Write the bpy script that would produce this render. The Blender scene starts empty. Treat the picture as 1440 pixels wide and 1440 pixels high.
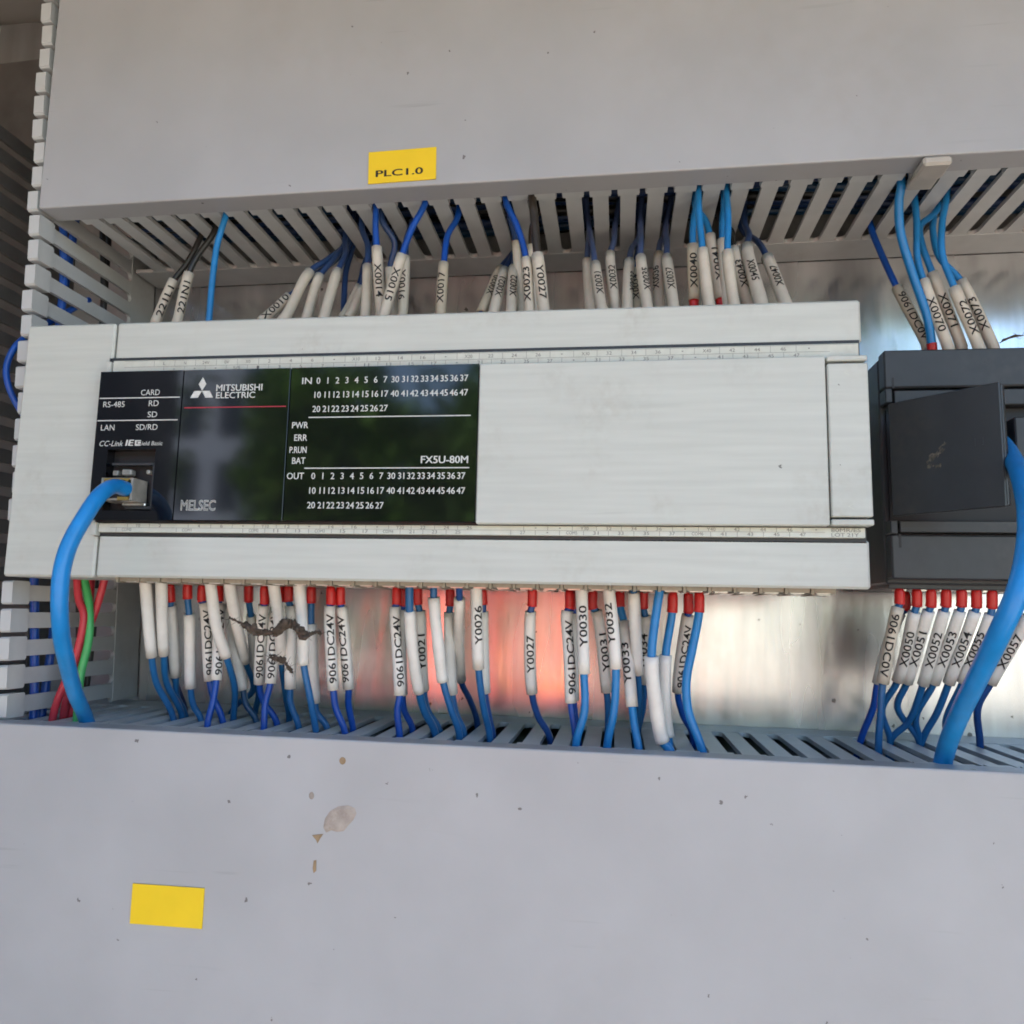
import bpy, math, random
from mathutils import Vector, Matrix

# ------------------------------------------------------------------ camera, world, sun, exposure
scene = bpy.context.scene
col = scene.collection
rad = math.radians

cam_data = bpy.data.cameras.new('camera')
cam = bpy.data.objects.new('camera', cam_data)
col.objects.link(cam)
cam_data.sensor_width = 36.0
cam_data.lens = 36.0 * 1094.08 / 1440.0
cam_data.clip_start = 0.01
cam_data.clip_end = 400.0
_yaw, _pitch, _roll = rad(7.7905), rad(7.3469), rad(1.2256)
_f = Vector((-math.sin(_yaw) * math.cos(_pitch), math.cos(_yaw) * math.cos(_pitch), math.sin(_pitch)))
_r = Vector((math.cos(_yaw), math.sin(_yaw), 0))
_u = _r.cross(_f)
_r2 = _r * math.cos(_roll) + _u * math.sin(_roll)
_u2 = _u * math.cos(_roll) - _r * math.sin(_roll)
_m = Matrix((( _r2.x, _u2.x, -_f.x), (_r2.y, _u2.y, -_f.y), (_r2.z, _u2.z, -_f.z))).to_4x4()
_m.translation = Vector((0.21048, -0.33147, -0.00872))
cam.matrix_world = _m
scene.camera = cam

SUN_EL, SUN_AZ = rad(48), rad(20)          # the sun stands behind the cabinet, a little to the right
world = bpy.data.worlds.new('World')
scene.world = world
world.use_nodes = True
_nt = world.node_tree
_bg = _nt.nodes['Background']
_sky = _nt.nodes.new('ShaderNodeTexSky')
_sky.sky_type = 'NISHITA'
_sky.sun_disc = False
_sky.sun_elevation = SUN_EL
_sky.sun_rotation = SUN_AZ
_nt.links.new(_sky.outputs['Color'], _bg.inputs['Color'])
_bg.inputs['Strength'].default_value = 0.15
sun_data = bpy.data.lights.new('sun', 'SUN')
sun_data.energy = 4.0
sun_data.angle = rad(0.5)
sun_data.color = (1.0, 0.96, 0.90)
sun = bpy.data.objects.new('sun', sun_data)
col.objects.link(sun)
_d = Vector((math.sin(SUN_AZ) * math.cos(SUN_EL), math.cos(SUN_AZ) * math.cos(SUN_EL), math.sin(SUN_EL)))
sun.rotation_euler = _d.to_track_quat('Z', 'Y').to_euler()

scene.render.engine = 'CYCLES'
scene.cycles.use_denoising = True
scene.cycles.filter_width = 1.8
scene.cycles.max_bounces = 5
scene.cycles.diffuse_bounces = 3
scene.cycles.glossy_bounces = 3
scene.cycles.use_adaptive_sampling = True
scene.cycles.adaptive_threshold = 0.025
scene.cycles.caustics_reflective = False
scene.cycles.caustics_refractive = False
scene.view_settings.view_transform = 'Standard'
scene.view_settings.look = 'None'
scene.view_settings.gamma = 1.0
scene.view_settings.exposure = 2.17
random.seed(7)

# ------------------------------------------------------------------ materials
def mat(name, base, rough=0.5, metal=0.0, var=0.0, vscale=120.0, stretch=(1, 1, 1), bump=0.0, bscale=400.0,
        specks=0.0, speck_scale=90.0, speck_size=0.10, speck_col=None, rvar=0.0, dirt=0.0, dirt_col=(.16, .13, .10), dirt_scale=25.0, coat=0.0, spec=0.5, scratch=0.0):
    m = bpy.data.materials.new(name)
    m.use_nodes = True
    nt = m.node_tree
    b = nt.nodes['Principled BSDF']
    b.inputs['Base Color'].default_value = (*base, 1)
    b.inputs['Roughness'].default_value = rough
    b.inputs['Metallic'].default_value = metal
    b.inputs['Specular IOR Level'].default_value = spec
    if coat:
        b.inputs['Coat Weight'].default_value = coat
        b.inputs['Coat Roughness'].default_value = 0.04
    tc = nt.nodes.new('ShaderNodeTexCoord')
    mp = nt.nodes.new('ShaderNodeMapping')
    mp.inputs['Scale'].default_value = stretch
    nt.links.new(tc.outputs['Object'], mp.inputs['Vector'])
    colour = None

    def noise(scale, detail=2, vec=mp):
        n = nt.nodes.new('ShaderNodeTexNoise')
        n.inputs['Scale'].default_value = scale
        n.inputs['Detail'].default_value = detail
        nt.links.new(vec.outputs[0] if vec is mp else vec.outputs['Object'], n.inputs['Vector'])
        return n

    def ramp(src, a, b_):
        r = nt.nodes.new('ShaderNodeMapRange')
        r.inputs['From Min'].default_value = a
        r.inputs['From Max'].default_value = b_
        nt.links.new(src, r.inputs['Value'])
        return r.outputs['Result']

    def mix(fac, a, b_):
        x = nt.nodes.new('ShaderNodeMix')
        x.data_type = 'RGBA'
        nt.links.new(fac, x.inputs['Factor'])
        for s, k in ((a, 6), (b_, 7)):
            if isinstance(s, tuple):
                x.inputs[k].default_value = (*s, 1)
            else:
                nt.links.new(s, x.inputs[k])
        return x.outputs[2]

    if var:
        n = noise(vscale, 3)
        lo = tuple(max(0, c * (1 - var)) for c in base)
        hi = tuple(min(1, c * (1 + var)) for c in base)
        colour = mix(ramp(n.outputs['Fac'], .3, .7), lo, hi)
    if dirt:
        n = noise(dirt_scale, 4, tc)
        n2 = noise(dirt_scale * 9, 2, tc)
        f = ramp(n.outputs['Fac'], .52, .78)
        g = ramp(n2.outputs['Fac'], .35, .7)
        mu = nt.nodes.new('ShaderNodeMath')
        mu.operation = 'MULTIPLY'
        nt.links.new(f, mu.inputs[0])
        nt.links.new(g, mu.inputs[1])
        m2 = nt.nodes.new('ShaderNodeMath')
        m2.operation = 'MULTIPLY'
        nt.links.new(mu.outputs[0], m2.inputs[0])
        m2.inputs[1].default_value = dirt
        colour = mix(m2.outputs[0], colour or base, dirt_col)
    if scratch:
        ms = nt.nodes.new('ShaderNodeMapping')
        ms.inputs['Rotation'].default_value = (0, rad(28), 0)
        ms.inputs['Scale'].default_value = (14, 1, 420)
        nt.links.new(tc.outputs['Object'], ms.inputs['Vector'])
        n = nt.nodes.new('ShaderNodeTexNoise')
        n.inputs['Scale'].default_value = 1.6
        n.inputs['Detail'].default_value = 1
        n.inputs['Distortion'].default_value = .6
        nt.links.new(ms.outputs[0], n.inputs['Vector'])
        n2 = noise(22, 2, tc)
        mu = nt.nodes.new('ShaderNodeMath')
        mu.operation = 'MULTIPLY'
        nt.links.new(ramp(n.outputs['Fac'], .66, .74), mu.inputs[0])
        nt.links.new(ramp(n2.outputs['Fac'], .55, .70), mu.inputs[1])
        m2 = nt.nodes.new('ShaderNodeMath')
        m2.operation = 'MULTIPLY'
        nt.links.new(mu.outputs[0], m2.inputs[0])
        m2.inputs[1].default_value = scratch
        colour = mix(m2.outputs[0], colour or base, tuple(c * .5 for c in base))
    if specks:
        v = nt.nodes.new('ShaderNodeTexVoronoi')
        v.inputs['Scale'].default_value = speck_scale
        dn = noise(speck_scale * 5, 2, tc)
        va = nt.nodes.new('ShaderNodeVectorMath')
        va.operation = 'MULTIPLY_ADD'
        va.inputs[1].default_value = (.4 / speck_scale,) * 3
        nt.links.new(dn.outputs['Color'], va.inputs[0])
        nt.links.new(tc.outputs['Object'], va.inputs[2])
        nt.links.new(va.outputs[0], v.inputs['Vector'])
        wn = nt.nodes.new('ShaderNodeTexWhiteNoise')
        wn.noise_dimensions = '3D'
        nt.links.new(v.outputs['Position'], wn.inputs['Vector'])
        # only some cells carry a speck, each of its own size
        sz = nt.nodes.new('ShaderNodeMapRange')
        sz.inputs['From Min'].default_value = 1 - specks
        sz.inputs['From Max'].default_value = 1
        sz.inputs['To Max'].default_value = speck_size
        nt.links.new(wn.outputs['Value'], sz.inputs['Value'])
        lt = nt.nodes.new('ShaderNodeMath')
        lt.operation = 'LESS_THAN'
        nt.links.new(v.outputs['Distance'], lt.inputs[0])
        nt.links.new(sz.outputs['Result'], lt.inputs[1])
        mu = nt.nodes.new('ShaderNodeMath')
        mu.operation = 'MULTIPLY'
        nt.links.new(lt.outputs[0], mu.inputs[0])
        mu.inputs[1].default_value = 0.75
        colour = mix(mu.outputs[0], colour or base, speck_col or (.06, .05, .045))
    if colour:
        nt.links.new(colour, b.inputs['Base Color'])
    if rvar:
        n = noise(vscale * .6, 2)
        r = nt.nodes.new('ShaderNodeMapRange')
        r.inputs['From Min'].default_value = .3
        r.inputs['From Max'].default_value = .7
        r.inputs['To Min'].default_value = max(.02, rough - rvar)
        r.inputs['To Max'].default_value = rough + rvar
        nt.links.new(n.outputs['Fac'], r.inputs['Value'])
        nt.links.new(r.outputs['Result'], b.inputs['Roughness'])
    if bump:
        n = noise(bscale, 2)
        bp = nt.nodes.new('ShaderNodeBump')
        bp.inputs['Strength'].default_value = bump
        bp.inputs['Distance'].default_value = 0.0005
        nt.links.new(n.outputs['Fac'], bp.inputs['Height'])
        nt.links.new(bp.outputs['Normal'], b.inputs['Normal'])
    return m

M = {}
M['lid'] = mat('duct_lid_pvc', (.405, .41, .42), .42, var=.05, vscale=30, bump=.05, bscale=500, scratch=.25, specks=.17, speck_scale=210,
               speck_size=.13, dirt=.22, dirt_scale=14, dirt_col=(.27, .23, .19))
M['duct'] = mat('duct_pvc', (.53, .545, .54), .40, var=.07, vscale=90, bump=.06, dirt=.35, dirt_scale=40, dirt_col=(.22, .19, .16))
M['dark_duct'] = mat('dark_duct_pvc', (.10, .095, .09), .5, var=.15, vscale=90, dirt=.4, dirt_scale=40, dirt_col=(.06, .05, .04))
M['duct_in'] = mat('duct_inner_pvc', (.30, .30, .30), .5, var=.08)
M['abs'] = mat('controller_abs', (.55, .57, .525), .48, var=.05, vscale=90, stretch=(.3, 1, 6), bump=.10, bscale=160, rvar=.06,
               dirt=.5, dirt_scale=48, dirt_col=(.37, .35, .29), scratch=.18, specks=.06, speck_scale=160, speck_size=.14)
M['strip'] = mat('label_strip_paper', (.60, .62, .55), .5, var=.06, vscale=300, dirt=.3, dirt_scale=60, dirt_col=(.4, .38, .3))
M['block'] = mat('terminal_block_plastic', (.34, .31, .25), .55, var=.12, vscale=300, dirt=.5, dirt_scale=90)
M['gloss'] = mat('black_gloss_panel', (.005, .005, .007), .062, var=.2, vscale=60, spec=.62)
M['recess'] = mat('dark_recess', (.008, .007, .008), .5)
M['white_print'] = mat('white_print', (.62, .63, .60), .6, var=.12, vscale=900)
M['grey_print'] = mat('grey_print', (.17, .17, .16), .7, var=.3, vscale=700)
M['red_print'] = mat('red_print', (.42, .03, .05), .6)
M['ink'] = mat('black_ink', (.012, .011, .012), .7, var=.4, vscale=1200)
M['steel'] = mat('bright_metal', (.62, .60, .55), .3, metal=1.0, var=.2, vscale=500)
M['blocker'] = mat('blocker_dark', (.055, .055, .058), .5, var=.1, vscale=5)  # dark tone chosen to blacken the mirrored view at left
M['module'] = mat('charcoal_plastic', (.031, .034, .038), .42, var=.10, vscale=160, bump=.08, bscale=700, dirt=.35, dirt_scale=45,
                  dirt_col=(.10, .095, .085))
M['door'] = mat('charcoal_door_plastic', (.030, .033, .037), .30, var=.08, vscale=120, bump=.03, bscale=500, dirt=.18, dirt_scale=50,
                dirt_col=(.13, .11, .08), specks=.02, speck_scale=140, speck_size=.12, speck_col=(.4, .38, .33))
M['plate'] = mat('galvanised_steel', (.67, .665, .67), .25, metal=1.0, var=.20, vscale=80, stretch=(1, 1, .16), bump=.22, bscale=220,
                 rvar=.07, specks=.25, speck_scale=170, speck_size=.15, dirt=.18, dirt_scale=22, dirt_col=(.38, .34, .33))
M['sleeve'] = mat('marker_sleeve_pvc', (.73, .71, .665), .45, var=.06, vscale=160, bump=.05, dirt=.35, dirt_scale=120, dirt_col=(.42, .36, .26))
M['cream'] = mat('cream_sleeve_pvc', (.62, .565, .465), .45, var=.06, vscale=160, bump=.05, dirt=.4, dirt_scale=120, dirt_col=(.38, .31, .21))
M['old'] = mat('yellowed_sleeve_pvc', (.52, .46, .345), .5, var=.08, vscale=160, bump=.05, dirt=.5, dirt_scale=120, dirt_col=(.30, .24, .16))
M['ferrule'] = mat('red_ferrule', (.56, .022, .020), .38, var=.12, vscale=300)
def wire_mat(n, c, r=.36):
    return mat('insulation_' + n, c, r, var=.10, vscale=220, dirt=.25, dirt_scale=110, dirt_col=(.10, .10, .11))
WIRE = {
    'royal': wire_mat('royal_blue', (.005, .068, .36)), 'mid': wire_mat('steel_blue', (.013, .12, .31)),
    'navyb': wire_mat('deep_blue', (.012, .065, .24)), 'light': wire_mat('bright_blue', (.014, .20, .50)),
    'navy': wire_mat('navy', (.022, .055, .16)), 'slate': wire_mat('slate_blue', (.060, .095, .21)),
    'teal': wire_mat('teal', (.010, .06, .14)), 'black': wire_mat('black', (.016, .015, .014)),
    'brown': wire_mat('dark_brown', (.035, .028, .022)), 'green': wire_mat('green', (.06, .40, .12)),
    'redw': wire_mat('red', (.52, .035, .055)), 'pale': wire_mat('pale', (.34, .36, .30)), 'rust': wire_mat('rust', (.10, .020, .012)),
}
M['cable'] = mat('network_cable_jacket', (.008, .235, .62), .33, var=.08, vscale=160, dirt=.18, dirt_scale=90, dirt_col=(.05, .09, .16), bump=.03)
M['yellow'] = mat('yellow_label', (.88, .60, .008), .5, var=.03, vscale=90)
M['thread'] = mat('mud_fibre', (.075, .055, .040), .95, var=.4, vscale=600)
M['mud'] = mat('dried_mud', (.40, .345, .30), .8, var=.18, vscale=260, bump=.4, dirt=.8, dirt_scale=160, dirt_col=(.24, .18, .13))
M['stain'] = mat('brown_drip', (.30, .21, .12), .7, var=.2, vscale=400)
M['clip'] = mat('clip_pvc', (.46, .43, .38), .45, var=.06)
M['clear'] = mat('plug_plastic', (.30, .29, .26), .22, var=.2, vscale=300)
M['gold'] = mat('gold_contact', (.55, .38, .12), .3, metal=1.0)
M['cabinet'] = mat('cabinet_paint', (.36, .34, .31), .45, var=.05, vscale=10)
M['ground'] = mat('sunlit_concrete', (.34, .285, .22), .9, var=.2, vscale=1.2)
M['leaf'] = mat('leaf', (.11, .21, .04), .5, var=.7, vscale=.9)
M['bark'] = mat('bark', (.10, .075, .05), .9, var=.3, vscale=6)
M['wall'] = mat('building_wall', (.30, .34, .42), .8, var=.06, vscale=1)
M['glass'] = mat('window_glass', (.02, .025, .035), .08)
M['added_block'] = mat('added_yellow', (.72, .27, .02), .7, var=.15, vscale=6)
M['added_red'] = mat('added_orange_red', (.80, .10, .075), .55, var=.12, vscale=4)  # for the added object that the plate mirrors as a red glow

# ------------------------------------------------------------------ mesh helpers
class MB:
    def __init__(s):
        s.v, s.f = [], []

    def add(s, vs, fs):
        o = len(s.v)
        s.v += [tuple(v) for v in vs]
        s.f += [tuple(i + o for i in f) for f in fs]
        return s

    def box(s, x0, x1, y0, y1, z0, z1, c=0.0):
        """box with chamfered edges of size c"""
        if c <= 0:
            vs = [(x, y, z) for x in (x0, x1) for y in (y0, y1) for z in (z0, z1)]
            return s.add(vs, [(0, 1, 3, 2), (4, 6, 7, 5), (0, 4, 5, 1), (2, 3, 7, 6), (0, 2, 6, 4), (1, 5, 7, 3)])
        vs, idx = [], {}
        lim = ((x0, x1), (y0, y1), (z0, z1))
        for i in (0, 1):
            for j in (0, 1):
                for k in (0, 1):
                    for a in range(3):       # vertex lying on the face of axis a
                        p = []
                        for ax, b in zip(range(3), (i, j, k)):
                            q = lim[ax][b]
                            if ax != a:
                                q += c if b == 0 else -c
                            p.append(q)
                        idx[(i, j, k, a)] = len(vs)
                        vs.append(tuple(p))
        fs = []
        for a in range(3):
            o1, o2 = [t for t in range(3) if t != a]
            for b in (0, 1):
                q = []
                for m1, m2 in ((0, 0), (1, 0), (1, 1), (0, 1)):
                    t = [0, 0, 0]
                    t[a], t[o1], t[o2] = b, m1, m2
                    q.append(idx[(*t, a)])
                fs.append(tuple(q))
        for a in range(3):                    # edges along axis a
            o1, o2 = [t for t in range(3) if t != a]
            for m1 in (0, 1):
                for m2 in (0, 1):
                    t0, t1 = [0, 0, 0], [0, 0, 0]
                    for t, e in ((t0, 0), (t1, 1)):
                        t[a], t[o1], t[o2] = e, m1, m2
                    fs.append((idx[(*t0, o1)], idx[(*t1, o1)], idx[(*t1, o2)], idx[(*t0, o2)]))
        for i in (0, 1):
            for j in (0, 1):
                for k in (0, 1):
                    fs.append(tuple(idx[(i, j, k, a)] for a in range(3)))
        return s.add(vs, fs)

    def prism(s, pts, axis, a0, a1):
        """extrude a 2-D outline along axis; outline gives the other two coordinates in order"""
        n = len(pts)
        def mk(p, a):
            q = list(p)
            q.insert(axis, a)
            return tuple(q)
        vs = [mk(p, a0) for p in pts] + [mk(p, a1) for p in pts]
        fs = [tuple(range(n)), tuple(range(2 * n - 1, n - 1, -1))]
        fs += [(i, (i + 1) % n, n + (i + 1) % n, n + i) for i in range(n)]
        return s.add(vs, fs)

    def tube(s, pts, radii, seg=12, caps=True):
        pts = [Vector(p) for p in pts]
        n = len(pts)
        if not hasattr(radii, '__len__'):
            radii = [radii] * n
        tang = []
        for i in range(n):
            t = pts[min(i + 1, n - 1)] - pts[max(i - 1, 0)]
            tang.append(t.normalized() if t.length > 1e-9 else Vector((0, 0, 1)))
        ref = Vector((0, -1, 0))
        if abs(tang[0].dot(ref)) > .9:
            ref = Vector((1, 0, 0))
        nrm = (ref - tang[0] * ref.dot(tang[0])).normalized()
        vs, fs = [], []
        for i in range(n):
            nrm = (nrm - tang[i] * nrm.dot(tang[i])).normalized()
            bi = tang[i].cross(nrm)
            for k in range(seg):
                a = 2 * math.pi * k / seg
                vs.append(pts[i] + (nrm * math.cos(a) + bi * math.sin(a)) * radii[i])
        for i in range(n - 1):
            for k in range(seg):
                k2 = (k + 1) % seg
                fs.append((i * seg + k, i * seg + k2, (i + 1) * seg + k2, (i + 1) * seg + k))
        if caps:
            fs.append(tuple(range(seg - 1, -1, -1)))
            fs.append(tuple((n - 1) * seg + k for k in range(seg)))
        return s.add(vs, fs)

    def mesh(s, name, smooth=False):
        me = bpy.data.meshes.new(name)
        me.from_pydata(s.v, [], s.f)
        me.validate()
        import bmesh
        bm = bmesh.new()
        bm.from_mesh(me)
        bmesh.ops.recalc_face_normals(bm, faces=bm.faces)
        bm.to_mesh(me)
        bm.free()
        if smooth:
            for p in me.polygons:
                p.use_smooth = len(p.vertices) <= 4
        me.update()
        return me

    def build(s, name, material, parent=None, smooth=False):
        me = s.mesh(name, smooth)
        me.materials.append(material)
        return link(bpy.data.objects.new(name, me), parent)

def link(o, parent=None):
    col.objects.link(o)
    if parent is not None:
        o.parent = parent
    return o

def tag(o, label, cat, group=None):
    o['label'] = label
    o['category'] = cat
    if group:
        o['group'] = group
    return o

def structure(o):
    o['kind'] = 'structure'
    return o

def empty(name, loc=(0, 0, 0)):
    o = bpy.data.objects.new(name, None)
    o.empty_display_size = .01
    o.location = loc
    return link(o)

def shift(o, root):
    """the part was modelled in place: move its data into the root's frame"""
    o.data.transform(Matrix.Translation(-Vector(root.location)))
    return o

# ------------------------------------------------------------------ lettering
_text_cache = {}
_aspect = {}
def glyphs(s, outline=0.0, bold=0.0):
    key = (s, outline, bold)
    if key in _text_cache:
        return _text_cache[key]
    cu = bpy.data.curves.new('t', 'FONT')
    cu.body = s
    cu.size = 1
    cu.resolution_u = 3
    cu.offset = bold
    if outline:
        cu.fill_mode = 'NONE' if hasattr(cu, 'fill_mode') else cu.fill_mode
        cu.bevel_depth = outline
        cu.bevel_resolution = 0
    ob = bpy.data.objects.new('t', cu)
    col.objects.link(ob)
    bpy.context.view_layer.update()
    me = ob.evaluated_get(bpy.context.evaluated_depsgraph_get()).to_mesh()
    vs = [(v.co.x, v.co.y, v.co.z) for v in me.vertices]
    fs = [tuple(p.vertices) for p in me.polygons]
    ob.to_mesh_clear()
    bpy.data.objects.remove(ob)
    bpy.data.curves.remove(cu)
    x0 = min(v[0] for v in vs); x1 = max(v[0] for v in vs)
    y0 = min(v[1] for v in vs); y1 = max(v[1] for v in vs)
    vs = [((v[0] - x0) / (x1 - x0), (v[1] - y0) / (y1 - y0), v[2]) for v in vs]
    _aspect[s] = (x1 - x0) / (y1 - y0)
    _text_cache[key] = (vs, fs)
    return vs, fs

class Print(MB):
    """flat print on a plane y = const that faces -Y; numbers in millimetres"""
    def __init__(s, y):
        super().__init__()
        s.y = y

    def text(s, t, x, z, w, h, slant=0.0, bold=0.0):
        vs, fs = glyphs(t)
        if w is None:
            w = _aspect[t] * h
        offs = [(0, 0)] if not bold else [(-bold, 0), (bold, 0), (0, bold * .7)]
        for i, (dx, dz) in enumerate(offs):
            s.add([((x + a * w + b * h * slant + dx) / 1000, s.y - i * 4e-6, (z + b * h + dz) / 1000) for a, b, c in vs], fs)
        return s

    def rect(s, x0, x1, z0, z1):
        return s.add([(x0 / 1000, s.y, z0 / 1000), (x1 / 1000, s.y, z0 / 1000), (x1 / 1000, s.y, z1 / 1000), (x0 / 1000, s.y, z1 / 1000)], [(0, 1, 2, 3)])

    def poly(s, pts):
        return s.add([(x / 1000, s.y, z / 1000) for x, z in pts], [tuple(range(len(pts)))])

def catmull(pts, per=6):
    pts = [Vector(p) for p in pts]
    if len(pts) < 3:
        return pts, [0, len(pts) - 1]
    out, idx = [], []
    ext = [pts[0] * 2 - pts[1]] + pts + [pts[-1] * 2 - pts[-2]]
    for i in range(1, len(ext) - 2):
        p0, p1, p2, p3 = ext[i - 1:i + 3]
        t1 = max((p1 - p0).length, 1e-6) ** .5
        t2 = t1 + max((p2 - p1).length, 1e-6) ** .5
        t3 = t2 + max((p3 - p2).length, 1e-6) ** .5
        idx.append(len(out))
        for k in range(per):
            t = t1 + (t2 - t1) * k / per
            a1 = p0 * ((t1 - t) / t1) + p1 * (t / t1)
            a2 = p1 * ((t2 - t) / (t2 - t1)) + p2 * ((t - t1) / (t2 - t1))
            a3 = p2 * ((t3 - t) / (t3 - t2)) + p3 * ((t - t2) / (t3 - t2))
            b1 = a1 * ((t2 - t) / t2) + a2 * (t / t2)
            b2 = a2 * ((t3 - t) / (t3 - t1)) + a3 * ((t - t1) / (t3 - t1))
            out.append(b1 * ((t2 - t) / (t2 - t1)) + b2 * ((t - t1) / (t2 - t1)))
    idx.append(len(out))
    out.append(pts[-1])
    return out, idx

# ------------------------------------------------------------------ setting: plate, cabinet shell, ground
structure(MB().box(-.165, .62, 0, .002, -.45, .29).build('mounting_plate', M['plate']))
shell = MB()
shell.box(-.20, -.198, -.34, .05, -.50, .30)
shell.box(.66, .662, -.34, .05, -.50, .30)
shell.box(-.198, .66, -.34, .05, .298, .30)
shell.box(-.198, .66, -.34, .05, -.50, -.498)
shell.box(-.198, .66, .048, .05, -.498, .298)
structure(shell.build('cabinet_shell', M['cabinet']))
structure(MB().box(-.216, -.200, -.52, -.343, -.50, .30, .003).build('reflection_blocker', M['blocker']))  # unseen panel added to darken what the left display panel mirrors
structure(MB().box(-40, 40, -60, 30, -1.16, -1.10).build('ground', M['ground']))

# ------------------------------------------------------------------ wiring ducts
def finger_outline(w_half, pitch, root, tip, neck_w, neck_from):
    """half outline (across, along depth) of one duct finger with filleted root; mirrored"""
    g = pitch / 2 - .00002
    r = g - w_half
    pts = [(g, root)]
    for k in range(1, 5):
        a = math.pi / 2 * k / 5
        pts.append((g - r * math.sin(a), root - r * (1 - math.cos(a))))
    pts.append((w_half, root - r))
    pts.append((w_half, neck_from))
    pts.append((neck_w, neck_from - .0016))
    pts.append((neck_w, tip))
    return pts + [(-a, b) for a, b in reversed(pts)]

def horizontal_duct(z0, x0, x1, pitch, phase, depth, height, inward, tilt, label, skirt):
    root = empty('wiring_duct', (.2, 0, z0))
    root.rotation_euler = (0, -tilt, 0)
    tag(root, label, 'wiring duct')
    X0, X1 = x0 - .2, x1 - .2
    s = inward
    def zz(a, b):
        return (min(s * a, s * b), max(s * a, s * b))
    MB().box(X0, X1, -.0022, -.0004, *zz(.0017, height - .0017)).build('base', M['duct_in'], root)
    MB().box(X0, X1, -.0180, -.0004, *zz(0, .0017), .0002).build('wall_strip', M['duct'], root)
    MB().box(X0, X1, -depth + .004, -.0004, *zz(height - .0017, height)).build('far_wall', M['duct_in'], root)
    out = finger_outline(.0029, pitch, -.0181, -depth + .0022, .0040, -depth + skirt + .0068)
    fm = MB().prism([(a, b) for a, b in out], 2, *zz(.0001, .0017))
    fm.prism([(-.0038, -depth + skirt + .0050), (.0038, -depth + skirt + .0050), (.0038, -depth + .0024), (-.0038, -depth + .0024)], 2, *zz(-.0008, .0016))
    fm = fm.mesh('finger')
    fm.materials.append(M['duct'])
    k0 = math.ceil((x0 - phase + pitch / 2) / pitch)
    x = phase + k0 * pitch - pitch / 2 + pitch
    n = 0
    while x < x1 - pitch / 2:
        o = link(bpy.data.objects.new('finger', fm), root)
        o.location = (x - .2, 0, 0)
        o.rotation_euler = (random.uniform(-.004, .004), 0, random.uniform(-.003, .003))
        x += pitch
        n += 1
    # lid: a U profile (depth, height) extruded along X with rounded corners
    t, q, h = .0018, .0006, height + .0017
    prof = [(-depth, -.0014 + q), (-depth + q * .3, -.0014 + q * .3), (-depth + q, -.0014), (-depth + skirt, -.0014), (-depth + skirt, -.0003),
            (-depth + t, -.0003), (-depth + t, h - t), (-depth + skirt, h - t), (-depth + skirt, h), (-depth + q, h), (-depth + q * .3, h - q * .3), (-depth, h - q)]
    MB().prism([(a, s * b) for a, b in prof], 0, X0, X1).build('lid', M['lid'], root)
    return root

upper_duct = horizontal_duct(.143, -.0089, .47, .010, .1489, .0785, .105, 1, .0054,
    'grey slotted wiring duct with closed lid running along the top of the picture', .0100)
lower_duct = horizontal_duct(-.052, -.13, .47, .01018, .1361, .0845, .110, -1, -.0035,
    'grey slotted wiring duct with closed lid running along the bottom of the picture', .0085)

def vertical_duct(side, label, dm):
    root = empty('wiring_duct', (-.0105, 0, .14))
    root.rotation_euler = (0, -.042, 0)      # leans slightly
    tag(root, label, 'wiring duct')
    za, zb = -.190, .13
    w = .043
    if side == 0:
        MB().box(-w + .0017, -.0017, -.0022, -.0004, za, zb).build('base', M['duct_in'], root)
    else:
        MB().box(-w - .06, -w, -.0022, -.0004, za, zb).build('base', dm, root)
        MB().box(-w - .062, -w - .06, -.075, -.0004, za, zb).build('far_wall', dm, root)
    out = finger_outline(.0029, .010, -.0181, -.0695, .0029, -.066)
    if True:
        x0, x1 = (-.0017, 0) if side == 0 else (-w, -w + .0017)
        top = zb if side == 0 else .060
        MB().box(x0, x1, -.0180, -.0004, za, top, .0002).build('wall_strip', dm, root)
        fm = MB().prism([(b, a) for a, b in out], 0, x0 + .0001, x1 - .0001).mesh('finger')
        tm = MB()
        if side == 0:
            tm.prism([(-.0770, -.0042), (-.0700, -.0042), (-.0694, -.0036), (-.0694, .0036), (-.0700, .0042), (-.0770, .0042), (-.0778, .0036), (-.0778, -.0036)], 0, -.0034, .0008)
        else:
            tm.prism([(-.0770, -.0042), (-.0700, -.0042), (-.0694, -.0036), (-.0694, .0036), (-.0700, .0042), (-.0770, .0042), (-.0778, .0036), (-.0778, -.0036)], 0, -w - .0008, -w + .0034)
        tm = tm.mesh('finger_tip')
        fm.materials.append(dm)
        tm.materials.append(dm)
        z = -.0055 + .010 * 13
        while z > za + .004:
            if z < top - .004:
                f = link(bpy.data.objects.new('finger', fm), root)
                f.location = (0, 0, z)
                f.rotation_euler = (0, 0, random.uniform(-.012, .012))
                link(bpy.data.objects.new('finger_tip', tm), f)
            z -= .010
    return root
left_duct = vertical_duct(0, 'open light grey wiring duct wall with slotted fingers standing left of the controller', M['duct'])
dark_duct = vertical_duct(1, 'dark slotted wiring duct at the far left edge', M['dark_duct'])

# ------------------------------------------------------------------ the controller
YO, YC = -.088, -.0925
plc = empty('programmable_controller', (.1425, -.045, 0))
tag(plc, 'long off white programmable controller with black glossy display panel', 'controller')
def P(mb, name, m, parent=None, smooth=False):
    o = mb.build(name, m, None, smooth)
    shift(o, plc)
    o.parent = parent or plc
    return o
def mmb(x0, x1, y0, y1, z0, z1, c=0.0):
    return MB().box(x0 / 1000, x1 / 1000, y0, y1, z0 / 1000, z1 / 1000, c / 1000)

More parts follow.
